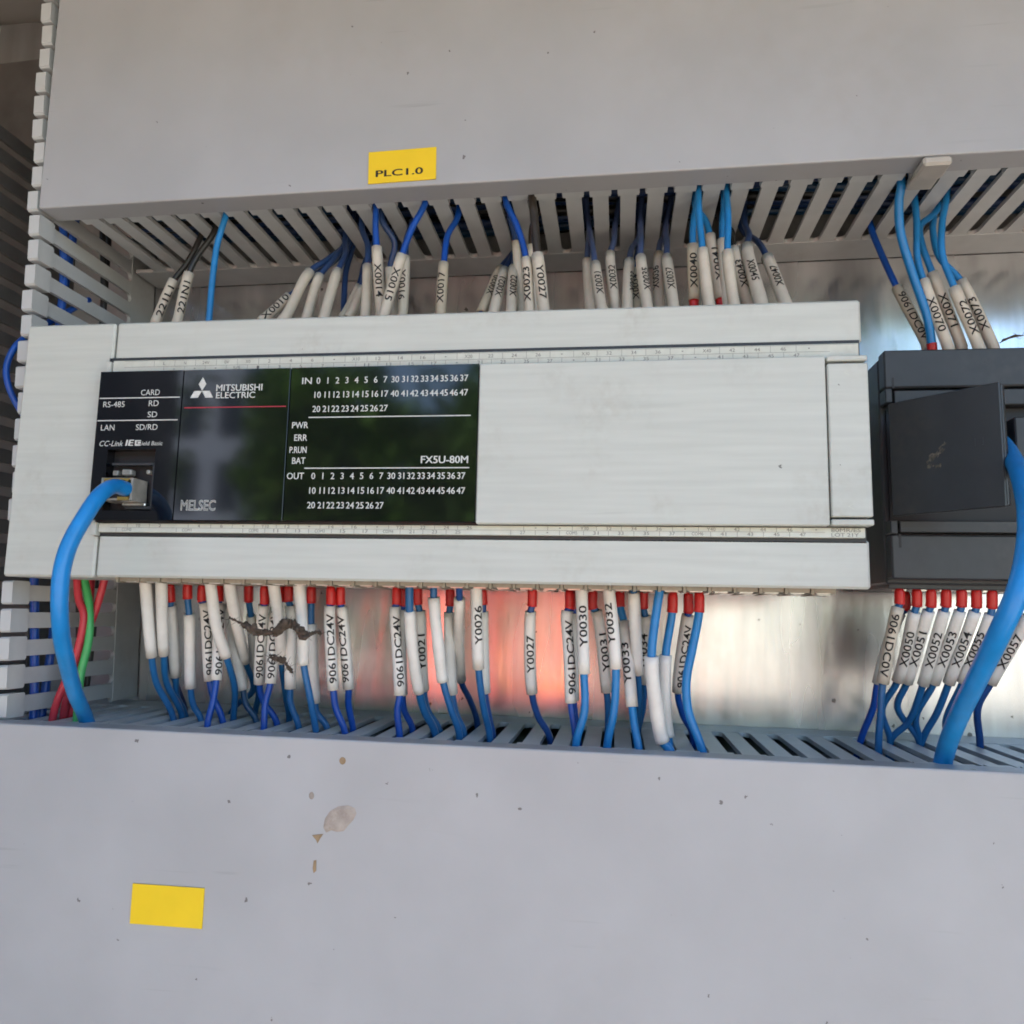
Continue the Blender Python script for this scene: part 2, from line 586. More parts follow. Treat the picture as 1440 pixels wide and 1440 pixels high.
P(mmb(1.2, 283.6, -.0845, -.008, 5.0, 82.0, .6), 'body', M['abs'])
P(mmb(33.0, 284.2, -.0880, -.0846, 14.0, 77.0), 'shade_backing', M['module'])  # dark backing that paints the shadow gaps between strips and covers
left_cover = P(mmb(0, 34.1, YO, -.0600, 0, 90, .7), 'side_cover', M['abs'])
P(mmb(34.9, 285, YO, -.0848, 76.2, 90, .7), 'terminal_cover', M['abs'])
P(mmb(34.9, 285, YO, -.0848, 0.3, 15.0, .7), 'terminal_cover', M['abs'])
P(mmb(35.6, 283.5, -.0895, -.0872, 70.8, 75.5, .15), 'label_strip', M['strip'])
P(mmb(35.6, 283.5, -.0895, -.0872, 15.4, 18.4, .15), 'label_strip', M['strip'])
P(mmb(33.6, 35.3, -.0905, -.0872, 70.8, 75.0, .15), 'corner_tab', M['abs'])
P(mmb(33.6, 35.3, -.0905, -.0872, 14.2, 18.6, .15), 'corner_tab', M['abs'])
# display: three black panels, the left one with the opening of the network socket
def frame_panel(x0, x1, z0, z1, hx0, hx1, hz0, hz1, y0, y1):
    mb = MB()
    o = [(x0, z0), (x1, z0), (x1, z1), (x0, z1)]
    h = [(hx0, hz0), (hx1, hz0), (hx1, hz1), (hx0, hz1)]
    vs = [(x / 1000, y, z / 1000) for y in (y0, y1) for x, z in o + h]
    fs = []
    for i in range(4):
        j = (i + 1) % 4
        fs += [(i, j, 4 + j, 4 + i), (8 + i, 12 + i, 12 + j, 8 + j), (i, 8 + i, 8 + j, j), (4 + i, 4 + j, 12 + j, 12 + i)]
    return mb.add(vs, fs)
pan_a = P(frame_panel(33.5, 64.05, 19.2, 70.6, 38.6, 56.2, 22.4, 43.3, YC, -.0885), 'display_panel', M['gloss'])
pan_b = P(mmb(64.35, 102.3, YC, -.0885, 19.2, 70.6, .12), 'display_panel', M['gloss'])
pan_c = P(mmb(102.6, 166.05, YC, -.0885, 19.2, 70.6, .12), 'display_panel', M['gloss'])
P(mmb(166.25, 272.8, YC, -.0885, 18.7, 70.6, .35), 'front_cover', M['abs'])
P(mmb(273.3, 285.0, YC - .0002, -.0870, 21.3, 68.2, .35), 'connector_cover', M['abs'])
P(mmb(273.2, 284.9, YC - .0002, -.0870, 69.0, 70.6, .3), 'ledge', M['abs'])
P(mmb(273.2, 285.2, YC - .0002, -.0870, 18.8, 20.6, .3), 'ledge', M['abs'])
# small embossed marks on the connector cover
em = Print(YC - .00028)
for zc in (24.4, 65.2):
    em.poly([(278.0, zc), (279.6, zc + .9), (279.7, zc + .75), (278.3, zc), (279.6, zc - .75), (279.5, zc - .9)])
P(em, 'embossed_mark', M['strip'])

# print on the three panels
w = Print(YC - .00005)
w.text('CARD', 49.1, 62.0, 6.9, 2.0).rect(33.9, 63.4, 61.0, 61.35)
w.text('RS-485', 35.5, 58.0, 7.9, 2.0).text('RD', 52.3, 58.2, 3.6, 2.0).text('SD', 52.2, 54.3, 3.5, 2.0)
w.rect(33.8, 63.3, 53.15, 53.5)
w.text('LAN', 35.4, 49.9, 5.0, 2.0).text('SD/RD', 48.3, 49.9, 7.9, 2.0)
w.text('CC-Link', 35.2, 44.4, 8.7, 1.9, .25).text('IE', 45.0, 44.5, 2.6, 2.0, .2, .12)
w.rect(48.4, 49.0, 44.5, 46.4).rect(49.0, 50.6, 46.0, 46.4).rect(49.0, 50.6, 44.5, 45.0).rect(49.4, 50.6, 45.2, 45.8)
w.text('ield Basic', 50.9, 44.6, 7.5, 1.4, .15)
P(w, 'lettering', M['white_print'], pan_a)
w = Print(YC - .00005)
cx, cz, s_ = 71.3, 63.2, 2.75
for a in (90, 210, 330):
    pts = [(cx, cz)]
    for d, l in ((-30, 1), (0, math.sqrt(3)), (30, 1)):
        pts.append((cx + s_ * l * math.cos(rad(a + d)), cz + s_ * l * math.sin(rad(a + d))))
    w.poly(pts)
w.text('MITSUBISHI', 76.4, 63.0, 16.3, 2.25, 0, .05).text('ELECTRIC', 76.5, 60.5, 13.8, 2.1, 0, .05)
P(w, 'lettering', M['white_print'], pan_b)
w = Print(YC - .00005)
w.rect(65.3, 101.4, 57.25, 57.6)
P(w, 'red_line', M['red_print'], pan_b)
vs, fs = glyphs('MELSEC', .022)
w = Print(YC - .00008)
w.add([((66.8 + a * 12.3) / 1000, YC - .00012 - c * .004, (22.4 + b * 3.6) / 1000) for a, b, c in vs], fs)
P(w, 'outline_lettering', M['white_print'], pan_b)
w = Print(YC - .00005)
def cell(t, x, z):
    glyphs(t)
    wd = _aspect[t] * 2.1 * .93
    w.text(t, x - wd / 2, z, wd, 2.1, 0, .04)
for base, head in ((64.9, 'IN'), (32.9, 'OUT')):
    w.text(head, 106.6 if head == 'IN' else 103.2, base, 3.3 if head == 'IN' else 5.8, 2.15, 0, .04)
    for k in range(8):
        cell(str(k), 112.2 + 3.27 * k, base)
        cell('3%d' % k, 138.4 + 3.27 * k, base)
        cell('1%d' % k, 112.2 + 3.27 * k, base - 4.8)
        cell('4%d' % k, 138.4 + 3.27 * k, base - 4.8)
        cell('2%d' % k, 112.0 + 3.27 * k, base - 9.6)
w.rect(109.5, 163.8, 53.35, 53.7).rect(109.0, 163.8, 36.35, 36.7)
w.text('PWR', 104.0, 49.9, 5.5, 2.1, 0, .04).text('ERR', 105.0, 45.7, 4.4, 2.1, 0, .04)
w.text('P.RUN', 103.6, 41.6, 5.8, 2.1, 0, .04).text('BAT', 104.7, 38.0, 4.5, 2.1, 0, .04)
w.text('FX5U-80M', 148.0, 38.0, 15.3, 2.35, 0, .07)
P(w, 'lettering', M['white_print'], pan_c)

# print on the two label strips
w = Print(-.08955)
topA = [(161.9, 'X20'), (169.3, '22'), (177, '24'), (184.8, '26'), (192.5, '-'), (200.1, 'X30'), (207.6, '32'), (215.4, '34'), (223, '36'), (230.6, '-'), (238.1, 'X40'),
        (245.8, '42'), (253.4, '44'), (261.2, '46'), (268.9, '-')]
topA += [(161.9 - 7.64 * (i + 1), t) for i, t in enumerate(['-', '16', '14', '12', 'X10', '-', '6', '4', '2', 'X0', '0V', '24V', 'N', 'L'])]
topB = [(165.7 + 7.65 * i, t) for i, t in enumerate(['21', '23', '25', '27', '-', '31', '33', '35', '37', '-', '41', '43', '45', '47'])]
topB += [(165.7 - 7.65 * (i + 1), t) for i, t in enumerate(['-', '17', '15', '13', '11', '-', '7', '5', '3', '1', 'S/S', '-', '-', '-'])]
def tiny(t, x, z, h):
    if t == '-':
        w.rect(x - .25, x + .25, z + h * .4, z + h * .4 + .3)
    else:
        wd = .85 * len(t)
        w.text(t, x - wd / 2, z, wd, h)
for x, t in topA:
    tiny(t, x, 73.55, 1.15)
    w.rect(x - 3.86, x - 3.76, 73.1, 75.2)
for x, t in topB:
    tiny(t, x, 71.45, 1.15)
    w.rect(x - 3.86, x - 3.76, 71.0, 73.0)
w.rect(40, 275, 72.98, 73.08).rect(40, 283, 75.15, 75.25)
lowB = list(zip([46.0, 67.8, 91.4, 99.1, 106.7, 114.2, 122.0, 129.6, 137.2, 145.0, 152.5, 160.1, 180.9, 188.7, 196.3, 203.8, 211.5, 219.3, 227.1, 234.7, 242.4, 250.3, 258.0, 265.6],
    ['COM0', 'COM1', 'COM2', '11', '13', 'COM3', '15', '17', 'COM4', '21', '23', '25', '27', '-', 'COM5', '31', '33', '35', '37', 'COM6', '41', '43', '45', '47']))
lowA = list(zip([50, 58, 72, 80, 87.6, 95.3, 103, 110.5, 118, 125.8, 133.5, 141.1, 148.6, 156.3, 163.8, 185, 192.6, 200.3, 207.8, 215.5, 223.1, 231, 238.8, 246.4, 254.1, 261.8, 269.5],
    ['Y0', '2', '4', '6', '-', 'Y10', '12', '-', '14', '16', '-', 'Y20', '22', '24', '26', '-', '-', 'Y30', '32', '34', '36', '-', 'Y40', '42', '44', '46', '-']))
for x, t in lowB:
    tiny(t, x, 15.75, 1.05)
    w.rect(x - 3.86, x - 3.74, 15.5, 16.95)
for x, t in lowA:
    tiny(t, x, 17.15, 1.05)
    w.rect(x - 3.86, x - 3.74, 16.98, 18.3)
w.rect(40, 272, 16.93, 17.01)
w.text('80MR/ES', 273.8, 17.1, 8.4, 1.15).text('LOT 21Y', 273.8, 15.7, 7.8, 1.1)
P(w, 'lettering', M['grey_print'])

# network socket: recess, jack frame, contacts, latch pieces
sock = P(MB().box(.0386, .0562, -.0885, -.0880, .0224, .0433), 'network_socket', M['recess'])
j = MB()
j.box(.0460, .0556, -.0915, -.0886, .0230, .0240)
j.box(.0550, .0558, -.0915, -.0886, .0240, .0385)
j.box(.0400, .0550, -.0915, -.0886, .0380, .0388)
P(j, 'socket_rim', M['module'], sock)
j = MB()
j.box(.0405, .0425, -.0916, -.0888, .0345, .0362, .0002)
j.box(.0438, .0474, -.0918, -.0888, .0345, .0366, .0004)
j.box(.0526, .0540, -.0916, -.0888, .0350, .0364, .0003)
P(j, 'status_lamp', M['clear'], sock)
j = MB()
j.box(.0445, .0530, -.0912, -.0888, .0240, .0252, .0003)
P(j, 'socket_lip', M['steel'], sock)
# terminal rows under both covers, seen as a thin edge below
for z0, z1 in ((-.0013, .0052), (.0820, .0860)):
    for row, (ya, yb) in enumerate(((-.0835, -.0700), (-.0690, -.0520))):
        tb = MB()
        for k in range(31):
            x = .0395 + .00765 * k + .0038 * row
            tb.box(x, x + .0009, ya, yb, z0, z1)
            tb.box(x + .0011, x + .0074, ya + .0006, yb - .0006, z0 + .0004, z1)
        P(tb, 'terminal_block', M['block'])
        sc = MB()
        for k in range(31):
            x = .0395 + .00765 * k + .0038 * row
            sc.box(x + .0022, x + .0062, ya + .0025, yb - .0030, z0 + .0001 if z0 < .05 else z1, z0 + .0010 if z0 < .05 else z1 + .0006)
        P(sc, 'terminal_screw', M['steel'])
P(mmb(38, 283, -.0515, -.010, 2.2, 6.0, .3), 'rear_foot', M['block'])

# ------------------------------------------------------------------ dark extension module
mod = empty('extension_module', (.3285, -.030, .003))
tag(mod, 'charcoal extension module with its small door swung open, right of the controller', 'module')
def Q(mb, name, m, parent=None):
    o = mb.build(name, m, None)
    shift(o, mod)
    o.parent = parent or mod
    return o
YM = -.058
Q(MB().box(.3009, .3565, YM + .006, -.006, .0035, .0822, .0006), 'body', M['module'])
Q(MB().box(.3011, .3565, YM, YM + .0058, .0703, .0836, .0005), 'terminal_cover', M['module'])
Q(MB().box(.3011, .3565, YM, YM + .0058, .0050, .0197, .0005), 'terminal_cover', M['module'])
Q(MB().box(.3042, .3565, YM + .0006, YM + .0059, .0640, .0695, .0003), 'label_rail', M['module'])
Q(MB().box(.3042, .3565, YM + .0006, YM + .0059, .0206, .0246, .0003), 'label_rail', M['module'])
Q(MB().box(.3011, .3034, YM - .0002, YM + .0058, .0650, .0700, .0003), 'corner_tab', M['module'])
Q(MB().box(.3011, .3034, YM - .0002, YM + .0058, .0200, .0246, .0003), 'corner_tab', M['module'])
Q(MB().box(.3035, .3041, YM - .0001, YM + .0004, .0700, .0738), 'latch_slot', M['recess'])
Q(MB().box(.3035, .3043, YM - .0001, YM + .0004, .0154, .0200), 'latch_slot', M['recess'])
Q(MB().box(.3028, .3555, YM + .0050, YM + .0061, .0250, .0636), 'socket_well', M['recess'])
Q(MB().box(.3022, .3555, -.0500, -.0090, .0020, .0040, .0003), 'terminal_base', M['module'])
ts = MB()
for k in range(7):
    x = .3045 + .0069 * k
    ts.box(x + .0015, x + .0045, -.0470, -.042, .0015, .0021)
Q(ts, 'terminal_screw', M['steel'])
# door: hinge at left, free edge towards the viewer
hx, hy, fx, fy = .3012, -.0600, .3256, -.0838
dv = Vector((fx - hx, fy - hy, 0)).normalized()
nv = Vector((dv.y, -dv.x, 0))
if nv.y > 0:
    nv = -nv
Ld = math.hypot(fx - hx, fy - hy)
door = MB().box(0, Ld, 0, .0013, .0258, .0642, .0003)
lip = MB().box(Ld - .0012, Ld + .0002, .0013, .0034, .0262, .0638, .0003)
R_ = Matrix(((dv.x, -nv.x, 0), (dv.y, -nv.y, 0), (0, 0, 1)))
for mb in (door, lip):
    mb.v = [tuple(R_ @ Vector(v) + Vector((hx, hy, 0))) for v in mb.v]
door = Q(door, 'door', M['door'])
Q(lip, 'door_lip', M['door'], door)
mk = MB()
for dz in (-.0011, .0011):
    mk.box(Ld * .80 + dz, Ld * .80 + dz + .0004, -.0002, 0, .0455, .0478)
mk.v = [tuple(R_ @ Vector(v) + Vector((hx, hy, 0))) for v in mk.v]
Q(mk, 'grip_mark', M['module'], door)
sm = MB()
rs = random.Random(4)
for k in range(70):                            # dried scuff: small flecks along a short hooked stroke
    u = rs.random()
    cx_ = Ld * .36 + .0052 * u ** 1.3 + rs.gauss(0, .00035)
    cz_ = .0415 + .0058 * u + .0009 * math.sin(u * 7) + rs.gauss(0, .00045)
    if k % 4 == 0:
        cx_, cz_ = Ld * .34 + rs.uniform(0, .0045), .0408 + rs.gauss(0, .0002)
    l_, w_ = rs.uniform(.0003, .0009), rs.uniform(.00010, .00028)
    a_ = rs.gauss(.9, .3)
    ca_, sa_ = math.cos(a_), math.sin(a_)
    sm.add([(cx_ + ca_ * p_ * l_ - sa_ * q_ * w_, -.00004 - k * 4e-7, cz_ + sa_ * p_ * l_ + ca_ * q_ * w_) for p_, q_ in ((-1, 0), (-.3, -1), (.5, -.8), (1, 0), (.4, .9), (-.4, .7))], [(0, 1, 2, 3, 4, 5)])
sm.v = [tuple(R_ @ Vector(v) + Vector((hx, hy, 0))) for v in sm.v]
Q(sm, 'smudge', mat('door_smudge', (.085, .078, .06), .7, var=.5, vscale=700), door)
# sockets inside
pk = MB()
pk.box(.3405, .3550, -.0605, -.0531, .0420, .0590, .0004)
sock2 = Q(pk, 'network_socket', M['module'])
pk = MB().box(.3372, .3392, -.0580, -.0532, .0448, .0490, .0002)
Q(pk, 'contact', M['gold'], sock2)
# measured paths in tenths of a millimetre
WIRES = [
    ('black wire with cream sleeve marked 221L1, leftmost above the controller','black','221L1',1,10,[(240,-500,1043),(244,-500,1058),(301,-489,1233),(345,-483,1302),(389,-471,1421)],(0,2),None,False,1.2,2.0,'cream'),
    ('black wire with cream sleeve marked 221N1, second from the left above the controller','black','221N1',1,10,[(371,-560,1016),(375,-560,1031),(401,-548,1233),(426,-543,1301),(489,-532,1422)],(0,2),None,False,1.2,2.0,'cream'),
    ('bare light blue wire without sleeve hanging at left above the controller','light','',1,0,[(564,-660,972),(565,-660,992),(563,-652,1156),(568,-644,1304),(589,-636,1422)],None,None,False,1.2,2.0,'cream'),
    ('wire with slanted cream sleeve marked X00, first of the left cluster above the controller','navy','X0010',1,-10,[(707,-520,1033),(725,-516,1052),(797,-479,1150),(882,-423,1265),(989,-346,1424)],(0,2),None,False,1.2,2.0,'cream'),
    ('dark blue wire with blank slanted cream sleeve, second of the left cluster','navy','',1,0,[(837,-620,990),(850,-613,1012),(891,-510,1237),(941,-451,1316),(989,-375,1425)],(0,2),None,False,1.2,2.0,'cream'),
    ('dark blue wire with blank cream sleeve, middle of the left cluster','navy','',1,0,[(907,-560,1011),(910,-555,1036),(925,-488,1228),(962,-442,1320),(989,-387,1425)],(0,2),None,False,1.2,2.0,'cream'),
    ('dark blue wire with blank cream sleeve, fourth of the left cluster','navy','',1,0,[(1009,-640,977),(1011,-633,1002),(1009,-519,1231),(1016,-462,1326),(989,-404,1425)],(0,2),None,False,1.2,2.0,'cream'),
    ('dark bare wire bent behind the left cluster of sleeves','navy','',1,0,[(1017,-450,1050),(1001,-414,1176),(985,-363,1306),(989,-314,1424)],None,None,False,1.2,2.0,'cream'),
    ('thin cream sleeve leaning behind the X0014 sleeve','navy','',1,0,[(1012,-460,1061),(1024,-456,1080),(1062,-414,1213),(1067,-372,1330),(1089,-336,1425)],(0,2),None,False,1.2,1.7,'cream'),
    ('thin cream sleeve leaning close behind the upright blank sleeve','navy','',1,0,[(1060,-520,1037),(1069,-513,1056),(1082,-443,1191),(1073,-363,1327),(1089,-304,1425)],(0,2),None,False,1.2,1.7,'cream'),
    ('dark wire with upright blank cream sleeve left of the X0014 sleeve','navy','',1,0,[(1157,-600,1002),(1159,-598,1020),(1141,-549,1232),(1128,-522,1331),(1089,-493,1425)],(0,2),None,False,1.2,2.0,'cream'),
    ('blue wire with cream sleeve marked X0014','royal','X0014',-1,-5,[(1237,-640,984),(1233,-640,1004),(1202,-631,1265),(1193,-628,1341),(1189,-624,1426)],(0,2),None,False,1.2,2.0,'cream'),
    ('dark blue wire curving down behind the X0014 wire','navy','',1,0,[(1222,-450,1059),(1222,-452,1079),(1214,-491,1250),(1236,-519,1336),(1189,-554,1426)],(0,2),None,False,1.2,2.0,'cream'),
    ('blue wire with slanted cream sleeve marked X0015','royal','X0015',-1,0,[(1268,-720,952),(1272,-719,971),(1318,-689,1201),(1348,-670,1317),(1389,-650,1427)],(0,2),None,False,1.2,2.0,'cream'),
    ('dark wire with cream sleeve half hidden behind the X0015 sleeve','navy','X0016',-1,-25,[(1289,-560,1014),(1291,-558,1034),(1280,-514,1278),(1277,-494,1367),(1289,-480,1426)],(0,2),None,False,1.2,2.0,'cream'),
    ('blue wire with yellowed sleeve marked X0017 standing alone','royal','X0017',1,-15,[(1461,-640,977),(1459,-638,997),(1454,-595,1207),(1458,-561,1340),(1489,-535,1427)],(0,2),None,False,1.2,2.0,'old'),
    ('wire with slanted yellowed sleeve marked X0020','navy','X0020',1,10,[(1600,-580,1016),(1606,-570,1039),(1641,-410,1264),(1664,-342,1343),(1689,-274,1428)],(0,2),None,False,1.2,2.0,'old'),
    ('dark wire with cream sleeve marked X0021','navy','X0021',1,10,[(1653,-640,982),(1656,-630,1005),(1667,-467,1231),(1683,-394,1318),(1689,-304,1428)],(0,2),None,False,1.2,2.0,'cream'),
    ('dark wire with cream sleeve marked X0022','navy','X0022',1,10,[(1721,-660,972),(1722,-651,994),(1706,-504,1222),(1703,-433,1319),(1689,-352,1428)],(0,2),None,False,1.2,2.0,'cream'),
    ('thin blank cream sleeve behind the blue X0023 wire','navy','',1,0,[(1742,-520,1027),(1738,-520,1049),(1713,-512,1324),(1703,-510,1377),(1689,-508,1428)],(0,2),None,False,1.2,1.6,'cream'),
    ('blue wire with cream sleeve marked X0023','royal','X0023',1,-20,[(1795,-680,962),(1792,-679,983),(1774,-663,1181),(1736,-648,1316),(1689,-635,1428)],(0,2),None,False,1.2,2.0,'cream'),
    ('thick dark brown wire with wide cream sleeve marked Y0027','brown','Y0027',-1,5,[(1848,-700,952),(1845,-699,974),(1817,-680,1187),(1800,-663,1340),(1789,-650,1429)],(0,2),None,False,1.6,2.2,'cream'),
    ('thin blank cream sleeve behind the thick dark brown wire','brown','',1,0,[(1791,-500,1033),(1788,-500,1056),(1773,-506,1310),(1775,-508,1375),(1789,-510,1429)],(0,2),None,False,1.2,1.6,'cream'),
    ('grey blue wire with blank cream sleeve left of the X0031 sleeve','slate','',1,0,[(2004,-540,1019),(2001,-534,1043),(1985,-443,1268),(1986,-403,1351),(1989,-364,1430)],(0,2),None,False,1.2,2.0,'cream'),
    ('grey blue wire with cream sleeve marked X0031','slate','X0031',1,10,[(2052,-680,962),(2046,-670,986),(2018,-529,1212),(2007,-462,1306),(1989,-375,1430)],(0,2),None,False,1.2,2.0,'cream'),
    ('grey blue wire with cream sleeve marked X0032','slate','X0032',1,10,[(2096,-600,997),(2093,-593,1022),(2073,-459,1285),(2086,-417,1354),(2089,-370,1431)],(0,2),None,False,1.2,2.0,'cream'),
    ('grey blue wire with cream sleeve marked X0033 left of the X0034 sleeve','slate','X0033',1,55,[(2136,-660,967),(2136,-649,992),(2146,-465,1248),(2155,-398,1331),(2189,-315,1431)],(0,2),None,False,1.2,2.0,'cream'),
    ('wire with dark dirty sleeve marked X0034 between two cream sleeves','navy','X0034',1,0,[(2172,-500,1035),(2172,-493,1060),(2168,-410,1237),(2181,-350,1348),(2189,-301,1431)],(0,2),None,False,1.2,1.7,'old'),
    ('grey blue wire with cream sleeve marked X0035','slate','X0035',1,30,[(2206,-700,949),(2204,-690,976),(2186,-542,1226),(2188,-482,1317),(2189,-405,1431)],(0,2),None,False,1.2,2.0,'cream'),
    ('wire with cream sleeve marked X0036 left of the X0037 sleeve','slate','X0036',1,-30,[(2252,-560,1008),(2252,-552,1033),(2258,-404,1301),(2269,-356,1376),(2289,-315,1432)],(0,2),None,False,1.2,2.0,'cream'),
    ('grey blue wire with cream sleeve marked X0037','slate','X0037',1,5,[(2296,-680,959),(2295,-671,983),(2284,-505,1240),(2288,-443,1326),(2289,-367,1432)],(0,2),None,False,1.2,2.0,'cream'),
    ('blue wire with yellowed sleeve marked X0040 and red ferrule','light','X0040',1,5,[(2372,-600,978),(2372,-598,1029),(2371,-583,1245),(2375,-574,1340),(2389,-566,1432)],(1,2),(0,1),False,1.2,2.0,'old'),
    ('light blue wire with blank cream sleeve right of the X0040 sleeve','light','',1,0,[(2419,-680,955),(2415,-679,976),(2397,-657,1192),(2390,-642,1309),(2389,-624,1432)],(0,2),None,False,1.2,2.0,'cream'),
    ('wire with slanted cream sleeve marked X0041 and red ferrule','light','X0041',1,25,[(2476,-560,996),(2469,-557,1048),(2438,-529,1308),(2424,-521,1371),(2389,-513,1432)],(1,2),(0,1),False,1.2,2.0,'cream'),
    ('light blue wire half hidden behind its brighter neighbour','light','',1,0,[(2486,-560,1001),(2483,-560,1022),(2480,-552,1278),(2482,-549,1354),(2489,-545,1433)],(0,2),None,False,1.2,1.8,'cream'),
    ('light blue wire with blank cream sleeve left of the X0043 sleeve','light','',1,0,[(2502,-680,957),(2498,-678,981),(2484,-649,1184),(2491,-626,1312),(2489,-603,1433)],(0,2),None,False,1.2,2.0,'cream'),
    ('dark wire with slanted cream sleeve marked X0043','black','X0043',1,15,[(2561,-600,993),(2557,-594,1019),(2528,-497,1267),(2525,-456,1358),(2489,-421,1433)],(0,2),None,False,1.2,2.0,'cream'),
    ('dark blue wire with wide cream sleeve marked X0045','navy','X0045',-1,5,[(2588,-700,952),(2586,-689,979),(2576,-489,1277),(2594,-434,1351),(2589,-374,1433)],(0,2),None,False,1.2,2.3,'cream'),
    ('dark blue wire with cream sleeve marked X0047, rightmost above the controller','navy','X0047',1,10,[(2676,-660,970),(2672,-647,998),(2651,-477,1235),(2635,-387,1344),(2589,-316,1433)],(0,2),None,False,1.2,2.2,'cream'),
    ('dark blue wire with dirty sleeve marked 9061DC0V above the dark module','royal','9061DC0V',-1,10,[(3225,-400,892),(3220,-397,923),(3147,-342,1162),(3107,-296,1334),(3089,-268,1436)],(0,2),None,False,1.2,2.0,'old'),
    ('bare light blue wire with red ferrule running down to the dark module','light','',1,0,[(3220,-450,867),(3218,-453,900),(3202,-468,991),(3143,-505,1150),(3097,-543,1286),(3086,-574,1385),(3089,-594,1436)],None,(0,1),False,1.5,2.0,'cream'),
    ('light blue wire with cream sleeve marked X0070','light','X0070',-1,5,[(3265,-480,858),(3261,-479,879),(3195,-465,1134),(3181,-459,1224),(3188,-450,1357),(3189,-443,1437)],(0,2),None,False,1.2,2.0,'cream'),
    ('light blue wire with cream sleeve marked X0071','light','X0071',-1,5,[(3324,-440,876),(3321,-439,900),(3245,-421,1179),(3218,-412,1292),(3217,-406,1370),(3282,-400,1437)],(0,2),None,False,1.2,2.0,'cream'),
    ('light blue wire with cream sleeve marked X0072','light','X0072',1,20,[(3357,-500,849),(3353,-499,870),(3290,-486,1094),(3260,-476,1223),(3269,-467,1350),(3289,-459,1437)],(0,2),None,False,1.2,2.0,'cream'),
    ('light blue wire with cream sleeve marked X0073, rightmost at the top','light','X0073',1,0,[(3442,-420,874),(3437,-419,896),(3354,-389,1159),(3292,-372,1261),(3280,-356,1373),(3289,-346,1437)],(0,2),None,False,1.2,2.0,'cream'),
    ('blue wire with blank white sleeve, leftmost below the controller','mid','',1,0,[(437,-740,23),(439,-736,3),(417,-624,-275),(413,-573,-374),(445,-494,-514)],(0,2),None,True,1.2,2.0,'sleeve'),
    ('blue wire with blank white sleeve, second from left below the controller','mid','',1,0,[(502,-740,24),(501,-735,2),(447,-596,-268),(425,-527,-377),(445,-434,-514)],(0,2),None,True,1.2,2.0,'sleeve'),
    ('blue wire with greyish white sleeve behind the second sleeve from left','mid','',1,0,[(452,-600,-4),(452,-585,-74),(450,-580,-90),(433,-481,-357),(425,-446,-438),(445,-411,-514)],(2,3),(0,1),True,1.2,2.0,'sleeve'),
    ('dark blue wire bending right behind the two leftmost sleeves','navy','',1,0,[(392,-500,-112),(352,-397,-308),(348,-315,-420),(343,-240,-514)],None,None,True,1.2,2.0,'sleeve'),
    ('blue wire with straight white sleeve left of the first 9061DC24V pair','mid','',1,0,[(523,-600,0),(523,-592,-63),(527,-581,-120),(516,-514,-394),(522,-495,-461),(547,-478,-515)],(2,3),(0,1),True,1.2,2.0,'sleeve'),
    ('royal blue wire with white sleeve marked 9061DC24V, left of the first crossed pair','royal','9061DC24V',1,10,[(571,-580,-3),(573,-575,-72),(579,-574,-77),(600,-532,-363),(613,-521,-424),(648,-503,-515)],(2,3),(0,1),True,1.2,2.0,'sleeve'),
    ('blue wire with white sleeve slanting across the first 9061DC24V pair','mid','',1,0,[(680,-740,24),(684,-735,5),(680,-655,-168),(690,-592,-269),(691,-514,-388),(651,-428,-515)],(0,3),None,True,1.2,2.0,'sleeve'),
    ('royal blue wire with white sleeve marked 9061DC24V, right of the first crossed pair','royal','9061DC24V',1,20,[(625,-560,-2),(632,-564,-71),(633,-564,-79),(658,-593,-356),(657,-602,-426),(648,-615,-515)],(2,3),(0,1),True,1.2,2.0,'sleeve'),
    ('blue wire with slanting white sleeve left of the second 9061DC24V pair','mid','',1,0,[(754,-740,23),(754,-731,1),(729,-610,-144),(698,-455,-294),(675,-326,-414),(547,-240,-515)],(0,3),None,True,1.2,2.0,'sleeve'),
    ('teal blue wire with short sleeve behind the slanting white sleeve','teal','',1,0,[(639,-500,-80),(659,-487,-214),(698,-459,-400),(709,-450,-454),(750,-439,-516)],(0,2),None,True,1.2,2.0,'sleeve'),
    ('blue wire with narrow sleeve left of the second 9061DC24V pair','mid','',1,0,[(744,-560,0),(736,-536,-66),(734,-506,-121),(692,-352,-356),(686,-298,-430),(648,-240,-515)],(2,3),(0,1),True,1.2,1.7,'sleeve'),
    ('royal blue wire with sleeve marked 9061DC24V, left of the second crossed pair','royal','9061DC24V',1,0,[(834,-620,-9),(834,-610,-75),(831,-609,-80),(797,-533,-367),(805,-513,-431),(852,-483,-516)],(2,3),(0,1),True,1.2,2.0,'sleeve'),
    ('blue wire with white sleeve in front of the second 9061DC24V pair','mid','',1,0,[(920,-740,20),(920,-733,-4),(911,-643,-160),(887,-555,-283),(864,-437,-437),(852,-375,-516)],(0,3),None,True,1.2,2.0,'sleeve'),
    ('royal blue wire with sleeve marked 9061DC24V, right of the second crossed pair','royal','9061DC24V',1,0,[(867,-560,-3),(869,-562,-66),(856,-563,-85),(860,-580,-361),(848,-586,-434),(852,-593,-516)],(2,3),(0,1),True,1.2,2.0,'sleeve'),
    ('blue wire with straight white sleeve right of the second 9061DC24V pair','mid','',1,0,[(917,-600,-4),(919,-595,-66),(925,-594,-81),(924,-551,-379),(926,-541,-436),(954,-526,-516)],(2,3),(0,1),True,1.2,2.0,'sleeve'),
    ('blue wire with white sleeve reaching the cover, right of the frayed threads','mid','',1,0,[(1007,-740,27),(1013,-738,5),(1025,-706,-173),(1024,-680,-282),(1041,-650,-396),(1056,-616,-517)],(0,3),None,True,1.2,2.0,'sleeve'),
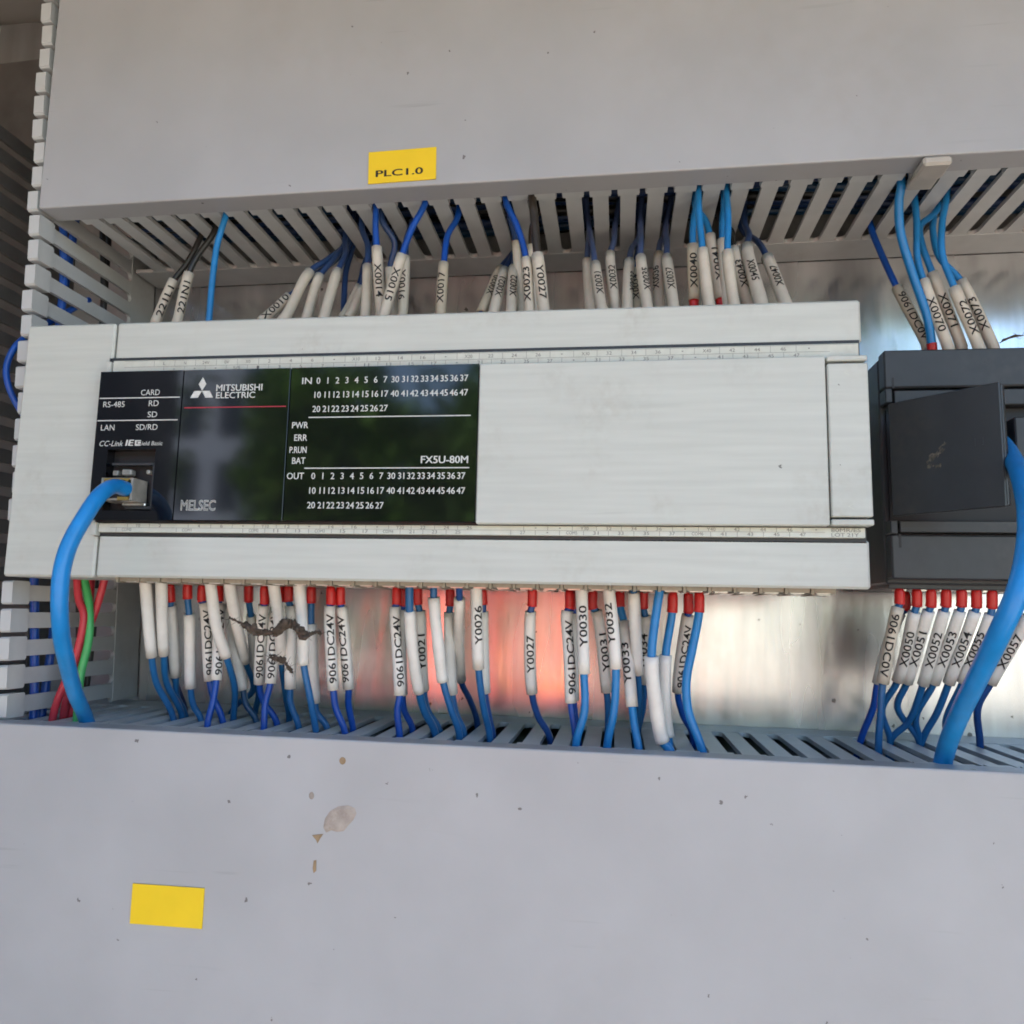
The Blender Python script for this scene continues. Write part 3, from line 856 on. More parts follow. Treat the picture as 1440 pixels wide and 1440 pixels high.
    ('blue wire with long low bluish white sleeve right of the frayed threads','mid','',1,0,[(1004,-600,-5),(1005,-594,-69),(1005,-584,-143),(1014,-531,-429),(1021,-522,-468),(1056,-511,-517)],(2,3),(0,1),True,1.2,2.0,'sleeve'),
    ('royal blue wire with sleeve marked 9061DC24V, left of the upright third pair','royal','9061DC24V',1,5,[(1100,-660,-8),(1102,-656,-73),(1099,-656,-78),(1115,-623,-371),(1123,-614,-433),(1157,-602,-517)],(2,3),(0,1),True,1.2,2.0,'sleeve'),
    ('royal blue wire with sleeve marked 9061DC24V, right of the upright third pair','royal','9061DC24V',1,-25,[(1129,-640,-7),(1129,-631,-72),(1132,-630,-80),(1148,-560,-371),(1145,-544,-428),(1157,-518,-517)],(2,3),(0,1),True,1.2,2.0,'sleeve'),
    ('royal blue wire with sleeve marked 9061DC24V left of the Y0021 wires','royal','9061DC24V',1,15,[(1340,-660,-4),(1342,-658,-68),(1337,-657,-76),(1359,-635,-379),(1352,-630,-435),(1361,-622,-518)],(2,3),(0,1),True,1.2,2.0,'sleeve'),
    ('royal blue wire with white sleeve squeezed beside the Y0021 wires','royal','',1,0,[(1344,-580,-6),(1344,-571,-72),(1336,-569,-83),(1329,-489,-394),(1334,-471,-454),(1361,-451,-518)],(2,3),(0,1),True,1.2,2.0,'sleeve'),
    ('blue wire with blank white sleeve in front of the Y0021 sleeve','mid','',1,0,[(1407,-740,18),(1404,-712,-90),(1406,-661,-226),(1419,-596,-373),(1432,-564,-440),(1463,-524,-518)],(1,3),None,True,1.4,2.0,'sleeve'),
    ('blue wire with shaded white sleeve marked Y0021','mid','Y0021',1,5,[(1401,-600,-1),(1401,-590,-66),(1406,-585,-89),(1412,-506,-374),(1425,-481,-450),(1463,-456,-518)],(2,3),(0,1),True,1.2,2.0,'sleeve'),
    ('blue wire with curved blank white sleeve right of the Y0021 sleeve','mid','',1,0,[(1491,-740,24),(1491,-730,-43),(1504,-688,-214),(1515,-654,-326),(1539,-623,-422),(1565,-588,-518)],(1,3),None,True,1.2,2.0,'sleeve'),
    ('blue wire with shaded blank sleeve between two white curved sleeves','mid','',1,0,[(1518,-600,-2),(1519,-594,-69),(1516,-591,-92),(1525,-539,-380),(1539,-523,-453),(1565,-508,-518)],(2,3),(0,1),True,1.2,2.0,'sleeve'),
    ('blue wire with blank white sleeve left of the Y0026 sleeve','navyb','',1,0,[(1579,-740,25),(1573,-699,-45),(1532,-427,-339),(1552,-335,-423),(1565,-240,-518)],(1,2),None,True,1.2,2.0,'sleeve'),
    ('blue wire with white sleeve marked Y0026','mid','Y0026',1,15,[(1637,-740,26),(1637,-737,3),(1637,-652,-279),(1649,-600,-415),(1666,-557,-519)],(0,2),None,True,1.2,2.0,'sleeve'),
    ('blue wire with white sleeve hidden behind the Y0026 wire','navyb','',1,0,[(1633,-600,0),(1636,-593,-62),(1636,-589,-87),(1641,-530,-372),(1652,-511,-450),(1666,-493,-519)],(2,3),(0,1),True,1.2,2.0,'sleeve'),
    ('blue wire with white sleeve marked Y0027 below the controller, standing alone','navyb','Y0027',1,5,[(1816,-640,0),(1814,-631,-64),(1809,-627,-83),(1811,-551,-366),(1832,-524,-449),(1870,-498,-520)],(2,3),(0,1),True,1.2,2.0,'sleeve'),
    ('royal blue wire with sleeve marked 9061DC24V left of the Y0030 sleeve','royal','9061DC24V',1,20,[(1946,-680,-7),(1946,-678,-71),(1939,-678,-78),(1948,-669,-252),(1954,-662,-381),(1972,-652,-520)],(2,4),(0,1),True,1.2,2.0,'sleeve'),
    ('royal blue wire with blank sleeve right behind the last 9061DC24V sleeve','royal','',1,0,[(1961,-600,-4),(1961,-595,-70),(1959,-594,-85),(1957,-554,-385),(1965,-540,-471),(1972,-531,-520)],(2,3),(0,1),True,1.2,2.0,'sleeve'),
    ('bright blue wire with white sleeve marked Y0030','light','Y0030',1,5,[(1984,-740,27),(1987,-739,4),(1998,-717,-280),(2000,-704,-402),(1972,-691,-520)],(0,2),None,True,1.35,2.0,'sleeve'),
    ('bright blue wire with shaded sleeve marked Y0031','mid','Y0031',1,20,[(2023,-620,-4),(2023,-612,-69),(2033,-610,-76),(2070,-548,-353),(2075,-530,-420),(2074,-502,-520)],(2,3),(0,1),True,1.2,2.0,'sleeve'),
    ('bright blue wire with white sleeve marked Y0032','light','Y0032',1,-25,[(2070,-740,33),(2075,-739,7),(2101,-707,-262),(2095,-685,-401),(2074,-664,-520)],(0,2),None,True,1.35,2.0,'sleeve'),
    ('bright blue wire with low sleeve marked Y0033','light','Y0033',1,-20,[(2114,-620,-2),(2115,-624,-62),(2127,-628,-108),(2155,-666,-387),(2164,-677,-455),(2175,-689,-521)],(2,3),(0,1),True,1.35,2.0,'sleeve'),
    ('blue wire with soiled white sleeve left of the Y0034 sleeve','mid','',1,0,[(2157,-740,30),(2158,-731,-14),(2174,-621,-282),(2180,-575,-375),(2175,-500,-521)],(1,2),None,True,1.2,2.0,'sleeve'),
    ('blue wire with short shaded sleeve marked Y0034','mid','Y0034',1,-15,[(2195,-580,1),(2195,-567,-63),(2200,-559,-89),(2201,-472,-324),(2195,-427,-427),(2175,-385,-521)],(2,3),(0,1),True,1.2,2.0,'sleeve'),
    ('bright blue wire with large blank low sleeve reaching the lower duct','light','',1,0,[(2244,-780,27),(2240,-778,0),(2214,-752,-217),(2228,-729,-366),(2251,-707,-488),(2265,-703,-503),(2277,-699,-521)],(2,4),None,True,1.45,2.3,'sleeve'),
    ('bright blue wire with red ferrule and blank low sleeve beside the large one','light','',1,0,[(2288,-660,-7),(2286,-657,-76),(2265,-647,-217),(2265,-630,-401),(2274,-621,-484),(2277,-617,-521)],(2,4),(0,1),True,1.4,2.05,'sleeve'),
    ('royal blue wire with slanted sleeve marked 9061DC24V, rightmost below the controller','royal','9061DC24V',1,30,[(2343,-620,-5),(2344,-600,-74),(2342,-596,-84),(2317,-465,-350),(2338,-416,-436),(2379,-360,-521)],(2,3),(0,1),True,1.2,2.0,'sleeve'),
    ('bare bright blue wire with red ferrule, rightmost below the controller','light','',1,0,[(2372,-680,-6),(2371,-679,-74),(2350,-678,-187),(2329,-676,-298),(2335,-674,-393),(2379,-672,-521)],None,(0,1),True,1.45,2.0,'sleeve'),
    ('dark blue wire with sleeve hidden behind the lower 9061DC0V sleeve','royal','',1,0,[(3111,-400,15),(3109,-390,-50),(3096,-386,-60),(3034,-311,-313),(3025,-281,-401),(2990,-240,-524)],(2,3),(0,1),True,1.2,2.0,'sleeve'),
    ('blue wire with yellowed sleeve marked 9061DC0V below the dark module','mid','9061DC0V',-1,0,[(3061,-490,21),(3060,-487,-32),(3055,-487,-42),(3003,-463,-301),(2996,-451,-407),(2990,-436,-524)],(2,3),(0,1),True,1.2,2.0,'cream'),
    ('blue wire with white sleeve marked X0050','mid','X0050',1,10,[(3124,-470,22),(3126,-456,-36),(3121,-449,-57),(3091,-344,-300),(3053,-285,-407),(3092,-240,-524)],(2,3),(0,1),True,1.2,2.0,'sleeve'),
    ('blue wire with white sleeve marked X0051','mid','X0051',1,10,[(3170,-470,23),(3172,-456,-37),(3167,-450,-52),(3124,-338,-305),(3105,-289,-397),(3193,-240,-524)],(2,3),(0,1),True,1.2,2.0,'sleeve'),
    ('blue wire with white sleeve marked X0052','mid','X0052',1,5,[(3218,-470,24),(3220,-457,-36),(3216,-453,-51),(3174,-348,-310),(3144,-281,-447),(3092,-240,-524)],(2,3),(0,1),True,1.2,2.0,'sleeve'),
    ('blue wire with white sleeve marked X0053','mid','X0053',1,5,[(3268,-470,25),(3270,-457,-35),(3267,-453,-50),(3210,-348,-304),(3168,-284,-428),(3193,-240,-524)],(2,3),(0,1),True,1.2,2.0,'sleeve'),
    ('blue wire with white sleeve marked X0054','mid','X0054',1,5,[(3315,-470,26),(3318,-456,-37),(3315,-452,-51),(3260,-347,-302),(3237,-295,-409),(3199,-240,-524)],(2,3),(0,1),True,1.2,2.0,'sleeve'),
    ('blue wire with white sleeve marked X0055, half hidden by the thick cable','mid','X0055',1,-20,[(3365,-470,24),(3367,-457,-38),(3365,-450,-60),(3304,-353,-298),(3269,-283,-442),(3295,-240,-524)],(2,3),(0,1),True,1.2,2.0,'sleeve'),
    ('blue wire with white sleeve marked X0057 right of the thick cable','navyb','X0057',1,10,[(3492,-470,26),(3491,-457,-35),(3486,-448,-62),(3399,-343,-298),(3372,-298,-387),(3397,-240,-525)],(2,3),(0,1),True,1.2,2.0,'sleeve'),
    ('green wire dropping between red wires at the lower left','green','',1,0,[(95,-600,42),(101,-600,12),(134,-603,-91),(149,-606,-215),(132,-611,-356),(139,-618,-513)],None,None,True,1.5,2.0,'sleeve'),
    ('red wire left of the green wire at the lower left','redw','',1,0,[(81,-620,41),(87,-620,11),(104,-621,-74),(130,-621,-129),(115,-622,-278),(46,-625,-513)],None,None,True,1.4,2.0,'sleeve'),
    ('red wire curving in from the right of the green wire','redw','',1,0,[(175,-580,39),(172,-579,6),(143,-576,-118),(109,-572,-212),(72,-566,-359),(38,-559,-513)],None,None,True,1.4,2.0,'sleeve'),
    ('short red wire ending behind the green wire at the lower left','redw','',1,0,[(57,-500,47),(61,-501,14),(66,-503,-78),(70,-508,-228),(55,-515,-390),(38,-522,-513)],None,None,True,1.3,2.0,'sleeve'),
]
CABLE_A = [(495, -965, 290), (494, -1030, 288), (498, -1100, 248), (487, -1150, 167), (471, -1180, 84), (463, -1190, 7), (457, -1180, -78), (434, -1130, -178), (387, -1030, -274), (315, -880, -386), (240, -700, -508)]
CABLE_B = [(3340, -555, 554), (3348, -630, 498), (3299, -800, 410), (3226, -1000, 300), (3152, -1170, 160), (3105, -1230, 47), (3077, -1240, -24), (3058, -1200, -103), (3054, -1070, -227), (3068, -880, -371), (3091, -715, -503)]
THREAD_A = [(804, -810, -126), (846, -810, -142), (883, -810, -162), (924, -810, -171), (966, -810, -170), (997, -810, -141), (1026, -810, -131), (1057, -820, -160), (1088, -820, -176), (1114, -800, -164), (1121, -780, -176)]
THREAD_B = [(936, -770, -257), (970, -790, -258), (1001, -790, -268), (1015, -790, -284), (1026, -780, -301)]
THREAD_C = [(3677, -300, 1000), (3609, -310, 974), (3560, -310, 967), (3498, -330, 939)]
# ------------------------------------------------------------------ wires
def sleeve_print(path, r, text, direction, rot):
    """print that runs along a sleeve and wraps round it"""
    pts = [Vector(p) for p in path]
    L = [0]
    for a, b in zip(pts, pts[1:]):
        L.append(L[-1] + (b - a).length)
    total = L[-1]
    def at(d):
        d = min(max(d, 0), total)
        for i in range(len(L) - 1):
            if d <= L[i + 1] or i == len(L) - 2:
                k = (d - L[i]) / max(L[i + 1] - L[i], 1e-9)
                return pts[i].lerp(pts[i + 1], k), (pts[i + 1] - pts[i]).normalized()
    length = min(.00270 * len(text), total * .92)
    cap = min(.0026, 1.35 * r)
    start = (total - length) * .5
    vs, fs = glyphs(text, 0.0, .014)
    vs = list(vs)
    work, fs = [f[:1] + f[k:k + 2] for f in fs for k in range(1, len(f) - 1)], []
    while work:                               # fine enough to follow the curve
        f = work.pop()
        i = max(range(3), key=lambda k: abs(vs[f[k]][1] - vs[f[(k + 1) % 3]][1]))
        p_, q_ = vs[f[i]], vs[f[(i + 1) % 3]]
        if abs(p_[1] - q_[1]) < .3:
            fs.append(f)
            continue
        vs.append(tuple((a + b) / 2 for a, b in zip(p_, q_)))
        m_ = len(vs) - 1
        work += [(f[i], m_, f[(i + 2) % 3]), (m_, f[(i + 1) % 3], f[(i + 2) % 3])]
    out = []
    goes_up = pts[-1].z > pts[0].z
    for a, b, c in vs:
        # along: direction 1 reads upwards
        along = a if (direction == 1) == goes_up else 1 - a
        c0, t = at(start + along * length)
        face = Vector((.21 - c0.x, -.27, 0)).normalized()
        n = (face - t * face.dot(t)).normalized()
        upw = t if t.z > 0 else -t
        side = upw.cross(-n).normalized()
        if side.x < 0:
            side = -side
        ang = rad(rot) + (.5 - b) * cap / r * direction
        out.append(c0 + (n * math.cos(ang) + side * math.sin(ang)) * (r + .00011))
    return MB().add(out, fs)

for (label, colour, text, direction, rot, pts, sl, fe, low, r, sr, smat) in WIRES:
    pts = [Vector(p) * 1e-4 for p in pts]
    r, sr = r * 1e-3, sr * 1e-3
    ends = pts[-1]
    off = 0
    is_mod = pts[0].x > .295
    if low:
        if pts[0].z < (.008 if fe is None else .0045):
            pts.insert(0, Vector((pts[0].x, pts[0].y, .0085 if fe is None else .0048)))
            off = 1
        pts.append(Vector((ends.x + random.uniform(-.003, .003), ends.y + .004, ends.z - .022)))
        pts.append(Vector((ends.x + random.uniform(-.01, .03), ends.y + .014, ends.z - .055)))
    else:
        pts.insert(0, Vector((pts[0].x - (pts[1].x - pts[0].x) * .6, pts[0].y, .0835 if not is_mod else .0800)))
        off = 1
        pts.append(Vector((ends.x + random.uniform(-.003, .003), ends.y + .004, ends.z + .022)))
        pts.append(Vector((ends.x + random.uniform(-.02, .02), ends.y + .014, ends.z + .055)))
    path, idx = catmull(pts, 6)
    root = empty('wire', tuple(pts[0]))
    tag(root, label, 'wire', 'wires above the controller and module' if not low else 'wires below the controller and module')
    def W_(mb, name, m, parent=None, smooth=True):
        o = mb.build(name, m, None, smooth)
        shift(o, root)
        o.parent = parent or root
        return o
    start = 0
    if fe is not None:
        a, b = idx[fe[0] + off], idx[fe[1] + off]
        start = b - 2
        fp = path[a:b + 1]
        n = len(fp)
        rr = [.00172 * (.72 if i == 0 else .93 if i == 1 else 1.0 if i < n - 1 else 1.04) for i in range(n)]
        fo = W_(MB().tube(fp, rr, 12), 'ferrule', M['ferrule'])
        W_(MB().tube(path[:a + 2], .0006, 6), 'pin', M['steel'], fo)
    W_(MB().tube(path[start:], r, 10), 'insulation', WIRE[colour])
    if sl is not None:
        a, b = idx[sl[0] + off], idx[sl[1] + off]
        sp = path[a:b + 1]
        n = len(sp)
        ph = random.uniform(0, 6)
        rr = [sr * (1 + .03 * math.sin(ph + i * .9)) for i in range(n)]
        # rim: sleeve ends flare a hair and turn inward
        e0 = (sp[1] - sp[0]).normalized()
        e1 = (sp[-1] - sp[-2]).normalized()
        full = [sp[0] + e0 * .0002] + [sp[0]] + sp[1:-1] + [sp[-1]] + [sp[-1] - e1 * .0002]
        fr = [r * .98] + rr + [r * .98]
        so = W_(MB().tube(full, fr, 14, caps=False), 'marker_sleeve', M[smat])
        if text:
            W_(sleeve_print(sp, sr * 1.02, text, direction, rot), 'lettering', M['ink'], so, smooth=False)

def loose_wire(name, label, colour, pts, r, cat='wire', group=None):
    path, _ = catmull(pts, 6)
    o = MB().tube(path, r, 10).build(name, WIRE[colour], None, True)
    return tag(o, label, cat, group)
# wires lying inside the upright duct
for lab, c, x, y, r in (
        ('blue wire nearest the opening inside the upright left duct', 'royal', -.0150, -.0600, .0016),
        ('blue wire second from the opening inside the upright left duct', 'royal', -.0165, -.0520, .0016),
        ('black wire nearer the opening inside the upright left duct', 'black', -.0150, -.0350, .0014),
        ('black wire deepest inside the upright left duct', 'black', -.0155, -.0290, .0014)):
    pts = []
    for k in range(9):
        z = -.10 + k * .043
        xx = x - (z - .14) * .042
        pts.append((xx + .0018 * math.sin(k * 1.3 + y * 500), y + .0022 * math.sin(k * 1.7 + x * 900), z))
    loose_wire('wire', lab, c, pts, r, group='wires inside the upright duct')
loose_wire('wire', 'thin blue wire bulging out of the upright duct left of the controller', 'royal',
           [(-.010, -.045, .118), (-.0165, -.064, .098), (-.0192, -.071, .0887), (-.0212, -.072, .0806), (-.0203, -.071, .0727), (-.0164, -.066, .062), (-.012, -.050, .05)], .0012, group='wires inside the upright duct')
for k, (dx, lab) in enumerate(((0, 'left strand of the rust brown wires at the top left corner'), (.005, 'middle strand of the rust brown wires at the top left corner'), (.010, 'right strand of the rust brown wires at the top left corner'))):
    loose_wire('wire', lab, 'rust', [(-.034 + dx, -.040, .176), (-.036 + dx, -.046, .192), (-.034 + dx, -.048 + k * .002, .215), (-.036 + dx, -.045, .25)], .0028, group='rust brown wires')
# wires lying inside the two closed ducts, glimpsed through the slots
ORD = 'nearest second third fourth fifth sixth seventh eighth ninth tenth eleventh twelfth thirteenth fourteenth fifteenth farthest'.split()
HUE = {'navy': 'navy blue', 'black': 'black', 'teal': 'dark teal', 'brown': 'dark brown'}
for lab, zs, sgn in (('top', .143, 1), ('bottom', -.052, -1)):
    for k in range(16):
        c = ('navy', 'black', 'teal', 'black', 'navy', 'brown')[k % 6]
        y = -.0665 + .0038 * k + random.uniform(-.001, .001)
        z = zs + sgn * (random.uniform(.012, .017) + (.004 if k % 2 else 0))
        a = random.uniform(0, 6)
        loose_wire('wire', '%s wire lying inside the %s duct, %s from its lid' % (HUE[c], lab, ORD[k]), c, [(-.005 + .06 * q, y + .0012 * math.sin(q * 2.1 + a), z + .002 * math.sin(q * 1.4 + a)) for q in range(8)],
                   .0021, group='wires inside the top duct' if sgn > 0 else 'wires inside the bottom duct')

# ------------------------------------------------------------------ network cables
def cable(label, pts, r, tail):
    pts = [Vector(p) * 1e-4 for p in pts] + [Vector(t) for t in tail]
    path, _ = catmull(pts, 8)
    root = empty('network_cable', tuple(pts[0]))
    tag(root, label, 'cable', 'thick blue network cables')
    o = MB().tube(path, r, 20).build('jacket', M['cable'], None, True)
    shift(o, root)
    o.parent = root
    return root
e = Vector(CABLE_A[-1]) * 1e-4
ca = cable('thick blue network cable arching from the socket in the black panel', CABLE_A, .00245,
           [(e.x + .006, e.y + .008, e.z - .03), (e.x + .02, e.y + .02, e.z - .06)])
pl = MB()                                    # shielded plug: open shell with a notched rear rim
X0_, X1_, Z0_, Z1_, YF = .0406, .0520, .0252, .0327, -.0970
pl.box(X0_, X0_ + .0008, YF, -.0890, Z0_, Z1_)
pl.box(X1_ - .0008, X1_, YF, -.0890, Z0_, Z1_)
pl.box(X0_ + .0008, X1_ - .0008, YF, -.0890, Z0_, Z0_ + .0007)
pl.box(X0_ + .0008, X1_ - .0008, YF, -.0890, Z1_ - .0007, Z1_)
o = pl.build('plug', M['clear'], None); shift(o, ca); o.parent = ca
k_ = MB().box(X0_ + .0008, X1_ - .0008, -.0935, -.0925, Z0_ + .0007, Z1_ - .0007)
o2 = k_.build('plug_core', M['recess'], None); shift(o2, ca); o2.parent = o
pl2 = MB().prism([(X0_ + .001, Z1_ - .0002), (X1_ - .001, Z1_ - .0002), (X1_ - .0018, Z1_ - .0014), (X1_ - .003, Z1_ - .0007), (X0_ + .003, Z1_ - .0007), (X0_ + .0018, Z1_ - .0014)], 1, YF - .0004, YF + .0008)
pl2.box(X1_ - .005, X1_ - .001, YF - .0004, YF + .0008, Z0_, Z0_ + .0011)
o2 = pl2.build('plug_rim', M['gold'], None); shift(o2, ca); o2.parent = o
e = Vector(CABLE_B[-1]) * 1e-4
cb = cable('thick blue network cable hanging from the open door of the charcoal module', CABLE_B, .00262,
           [(e.x - .004, e.y + .008, e.z - .03), (e.x - .015, e.y + .02, e.z - .06)])
s0 = Vector(CABLE_B[0]) * 1e-4
o = MB().box(s0.x - .0045, s0.x + .0045, s0.y - .004, s0.y + .012, s0.z - .004, s0.z + .004, .0006).build('plug', M['module'], None)
shift(o, cb); o.parent = cb

# ------------------------------------------------------------------ labels, clip, dirt
def label_plate(name, label, x, y, z, w_, h_, rot, text=None):
    root = empty(name, (x, y, z))
    root.rotation_euler = (0, rot, 0)
    tag(root, label, 'label')
    MB().box(0, w_, -.00035, 0, 0, h_).build('plate', M['yellow'], root)
    if text:
        p_ = Print(-.00040)
        p_.text(text, 2.9, 2.3, 17.2, 2.5, 0, .14)
        p_.build('lettering', M['ink'], root)
    return root
label_plate('yellow_label', 'yellow label reading PLC1.0 on the lid of the top duct', .1212, -.0786, .1428, .0249, .0122, -.022, 'PLC1.0')
label_plate('yellow_label', 'plain yellow label on the lid of the bottom duct', .0556, -.0846, -.1105, .0247, .0122, -.004)

clip = empty('lid_clip', (.3135, -.070, .1425))
tag(clip, 'small beige plastic clip hooked on the top duct lid above the dark module', 'clip')
def K(mb, name):
    o = mb.build(name, M['clip'], None)
    shift(o, clip)
    o.parent = clip
K(MB().box(.3088, .3178, -.0796, -.0700, .1385, .1416, .0008), 'hook')
K(MB().box(.3098, .3182, -.0700, -.0605, .1402, .1422, .0004), 'tongue')

def thread(label, pts, r, seed, hairs=60):
    """matted strand: uneven fibres that part and rejoin, thick in places, with loose hairs"""
    rnd = random.Random(seed)
    pts = [Vector(p) * 1e-4 for p in pts]
    path, _ = catmull(pts, 10)
    N = len(path)
    prof = [.25 + .75 * abs(math.sin(math.pi * (i + .5) / N)) ** .8 * (.55 + .45 * math.sin(i * .23 + seed) + .25 * math.sin(i * .61 + seed * 2)) for i in range(N)]
    mb = MB()
    mb.tube(path[2:-2], [max(.0001, r * .62 * p_ * rnd.uniform(.75, 1.2)) for p_ in prof[2:-2]], 7)
    for s in range(9):
        ph, fr = rnd.uniform(0, 6.28), rnd.uniform(.08, .25)
        sub, rr = [], []
        for i, p_ in enumerate(path):
            a = i * fr + ph
            k = r * prof[i] * (.4 + .6 * math.sin(i * .17 + ph))
            sub.append(p_ + Vector((math.cos(a), math.sin(a * 1.3) * .7, math.sin(a))) * k + Vector((rnd.gauss(0, 1), rnd.gauss(0, 1), rnd.gauss(0, 1))) * r * .10)
            rr.append(max(.00007, r * .5 * prof[i] * rnd.uniform(.6, 1.25)))
        i0 = rnd.randint(0, N // 4)
        i1 = N - rnd.randint(0, N // 4)
        mb.tube(sub[i0:i1], rr[i0:i1], 6)
    for s in range(hairs):
        q_ = rnd.randrange(N)
        d = Vector((rnd.uniform(-1, 1), rnd.uniform(-.6, .3), rnd.uniform(-1, 1))).normalized() * rnd.uniform(.0008, .0034)
        mb.tube([path[q_], path[q_] + d * .5 + Vector((0, 0, rnd.uniform(-.0005, .0005))), path[q_] + d + Vector((rnd.uniform(-.0006, .0006), 0, 0))], [.00010, .00008, .00003], 4)
    return tag(mb.build('frayed_thread', M['thread'], None, True), label, 'debris')
thread('long dark muddy frayed thread strung across the lower left sleeves', THREAD_A, .0019, 3)
thread('short dark muddy tuft hanging on the sleeves below the long thread', THREAD_B, .0012, 5)
thread('thin brown twig of dirt beside the X0073 sleeve at the right edge', THREAD_C, .0007, 8, 6)

def blob(name, label, m, pts, y, t):
    """thin dried splash: outline in mm with a domed top"""
    cx_ = sum(p_[0] for p_ in pts) / len(pts)
    cz_ = sum(p_[1] for p_ in pts) / len(pts)
    n = len(pts)
    vs = [(x / 1000, y, z / 1000) for x, z in pts] + [((cx_ + (x - cx_) * .8) / 1000, y - t, (cz_ + (z - cz_) * .8) / 1000) for x, z in pts]
    fs = [(i, (i + 1) % n, n + (i + 1) % n, n + i) for i in range(n)] + [tuple(range(n, 2 * n))]
    return tag(MB().add(vs, fs).build(name, m), label, 'splash')
blob('mud_splash', 'pale leaf shaped dried splash on the bottom duct lid', M['mud'],
     [(118.6, -77.5), (119.0, -74.8), (120.6, -72.4), (123.2, -70.8), (126.4, -70.3), (128.6, -71.0), (129.3, -72.6), (128.4, -74.6), (126.6, -76.6), (125.4, -78.2), (123.2, -78.6), (121.2, -78.2), (119.6, -79.0)], -.0846, .00018)
blob('mud_splash', 'small brown dried drip below the leaf shaped splash', M['stain'],
     [(115.0, -80.0), (117.4, -79.6), (118.8, -79.4), (117.8, -80.8), (117.0, -82.4), (116.4, -81.4)], -.0846, .00012)
blob('mud_splash', 'thin brown dried run at the lowest end of the splash', M['stain'],
     [(116.0, -87.6), (116.9, -87.4), (117.0, -90.6), (116.2, -91.4), (115.8, -90.0)], -.0846, .00012)
blob('mud_splash', 'round brown dried spot under the edge of the bottom duct', M['stain'],
     [(123.9 + 1.1 * math.cos(k * .7), -56.8 + 1.2 * math.sin(k * .7)) for k in range(9)], -.0846, .00010)
blob('mud_splash', 'round pale grey dried spot left of the leaf shaped splash', M['mud'],
     [(114.2 + .9 * math.cos(k * .7), -68.0 + 1.2 * math.sin(k * .7)) for k in range(9)], -.0846, .00010)

# ------------------------------------------------------------------ what the glossy panel and the steel plate mirror: the yard behind the camera and an added prop
def tree(x, y, h, w_, seed, label):
    rnd = random.Random(seed)
    root = empty('tree', (x, y, -1.1))
    tag(root, label, 'tree', 'trees mirrored in the black panel')
    tr = MB()
    tr.tube([(0, 0, 0), (.1, 0, h * .3), (.05, .1, h * .6)], [.16, .12, .05], 8)
    for k in range(5):
        a = k * 1.3
        tr.tube([(.08, 0, h * (.28 + .05 * k)), (w_ * .3 * math.cos(a), w_ * .3 * math.sin(a), h * (.5 + .05 * k))], [.06, .02], 6)
    tr.build('trunk', M['bark'], root, True)
    cr = MB()
    cl = [(rnd.uniform(-w_, w_) * .62, rnd.uniform(-w_, w_) * .62, h * rnd.uniform(.28, .95), rnd.uniform(.35, .8)) for _ in range(44)]
    for _ in range(4200):
        cx_, cy_, cz_, cr_ = rnd.choice(cl)
        d = Vector((rnd.gauss(0, 1), rnd.gauss(0, 1), rnd.gauss(0, .8)))
        d = d.normalized() * cr_ * rnd.uniform(.5, 1.05)
        c = Vector((cx_, cy_, cz_)) + d
        a = Vector((rnd.gauss(0, 1), rnd.gauss(0, 1), rnd.gauss(0, 1))).normalized()
        b = a.orthogonal().normalized()
        l = rnd.uniform(.10, .19)
        cr.add([c - a * l, c + b * l * .45, c + a * l, c - b * l * .45], [(0, 1, 2, 3)])
    cr.build('crown', M['leaf'], root)
tree(-3.55, -9.5, 4.3, 1.1, 1, 'slim green tree in the middle of the yard')
tree(-2.0, -10.0, 4.0, 1.2, 2, 'green tree right of the slim one in the middle of the yard')
tree(-.5, -8.5, 3.9, 1.3, 5, 'broad green tree straight behind the viewer')
tree(2.6, -10.5, 4.8, 2.4, 3, 'green tree farthest to the right in the yard')
tree(-7.9, -10.5, 4.8, 1.5, 4, 'green tree farthest to the left in the yard')
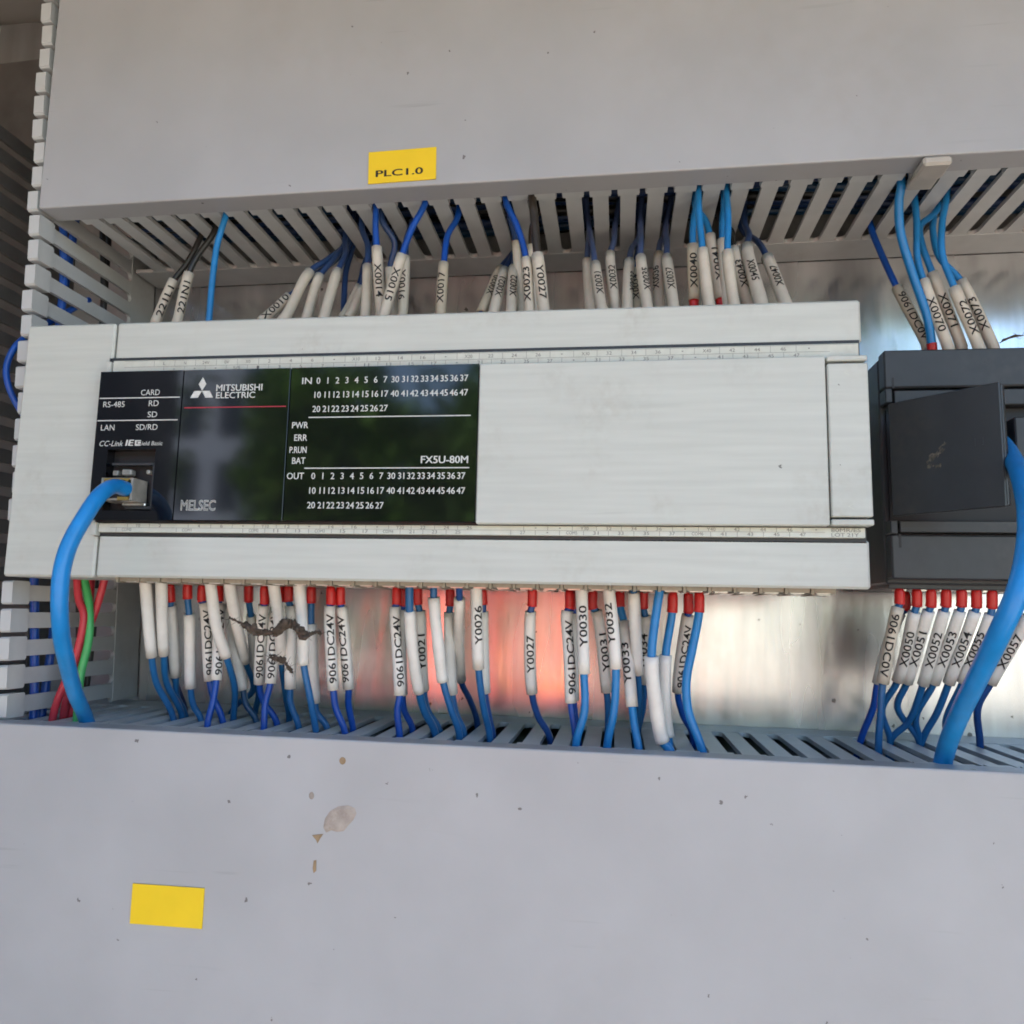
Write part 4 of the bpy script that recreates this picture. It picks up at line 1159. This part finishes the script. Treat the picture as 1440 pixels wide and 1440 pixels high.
bl = empty('building', (-8.9, -16, -1.1))
tag(bl, 'pale blue grey building with dark windows beyond the trees', 'building')
MB().box(-2.0, .7, -2, 0, 0, 6.6).build('wall', M['wall'], bl)
for k in range(3):
    for q in range(3):
        MB().box(-1.7 + q * .95, -1.2 + q * .95, .002, .05, 1.5 + k * 1.7, 2.6 + k * 1.7).build('window', M['glass'], bl)
load = empty('added_reflection_prop', (-.05, -2.7, -1.1))  # made-up object, added for the red and yellow glow mirrored in the plate
tag(load, 'orange red sheet over yellow blocks on a stand, added for the warm reflection on the plate', 'reflection prop')
nx, nz = 26, 8
def drape(x0, x1, z0, z1, y, amp, thick):
    vs = []
    for layer in (0, 1):
        for i in range(nx + 1):
            for k in range(nz + 1):
                u, v = i / nx, k / nz
                vs.append((x0 + (x1 - x0) * u, y + amp * math.sin(u * 23 + v * 2) - .10 * v * v - layer * thick,
                           z0 + (z1 - z0) * v + .03 * math.sin(u * 9) * v))
    n1 = (nx + 1) * (nz + 1)
    fs = []
    for i in range(nx):
        for k in range(nz):
            a, b = i * (nz + 1) + k, (i + 1) * (nz + 1) + k
            fs += [(a, b, b + 1, a + 1), (n1 + a, n1 + a + 1, n1 + b + 1, n1 + b)]
        a, b = i * (nz + 1), (i + 1) * (nz + 1)
        fs += [(a, n1 + a, n1 + b, b), (a + nz, b + nz, n1 + b + nz, n1 + a + nz)]
    for e_ in (0, nx):
        for k in range(nz):
            a = e_ * (nz + 1) + k
            fs.append((a, a + 1, n1 + a + 1, n1 + a))
    return MB().add(vs, fs)
drape(-.50, .22, .80, 1.10, 0, .035, .7).build('added_sheet', M['added_red'], load, True)
for k in range(2):
    x = -.12 + k * .17
    MB().box(x, x + .16, -.66, .05, .66, .90, .05).build('added_block', M['added_block'], load)
MB().box(-.50, .26, -.70, 0, .59, .64, .01).build('deck', M['cabinet'], load)
for x in (-.46, .22):
    for y in (-.65, -.05):
        MB().tube([(x, y, 0), (x, y, .59)], .02, 8).build('leg', M['bark'], load, True)
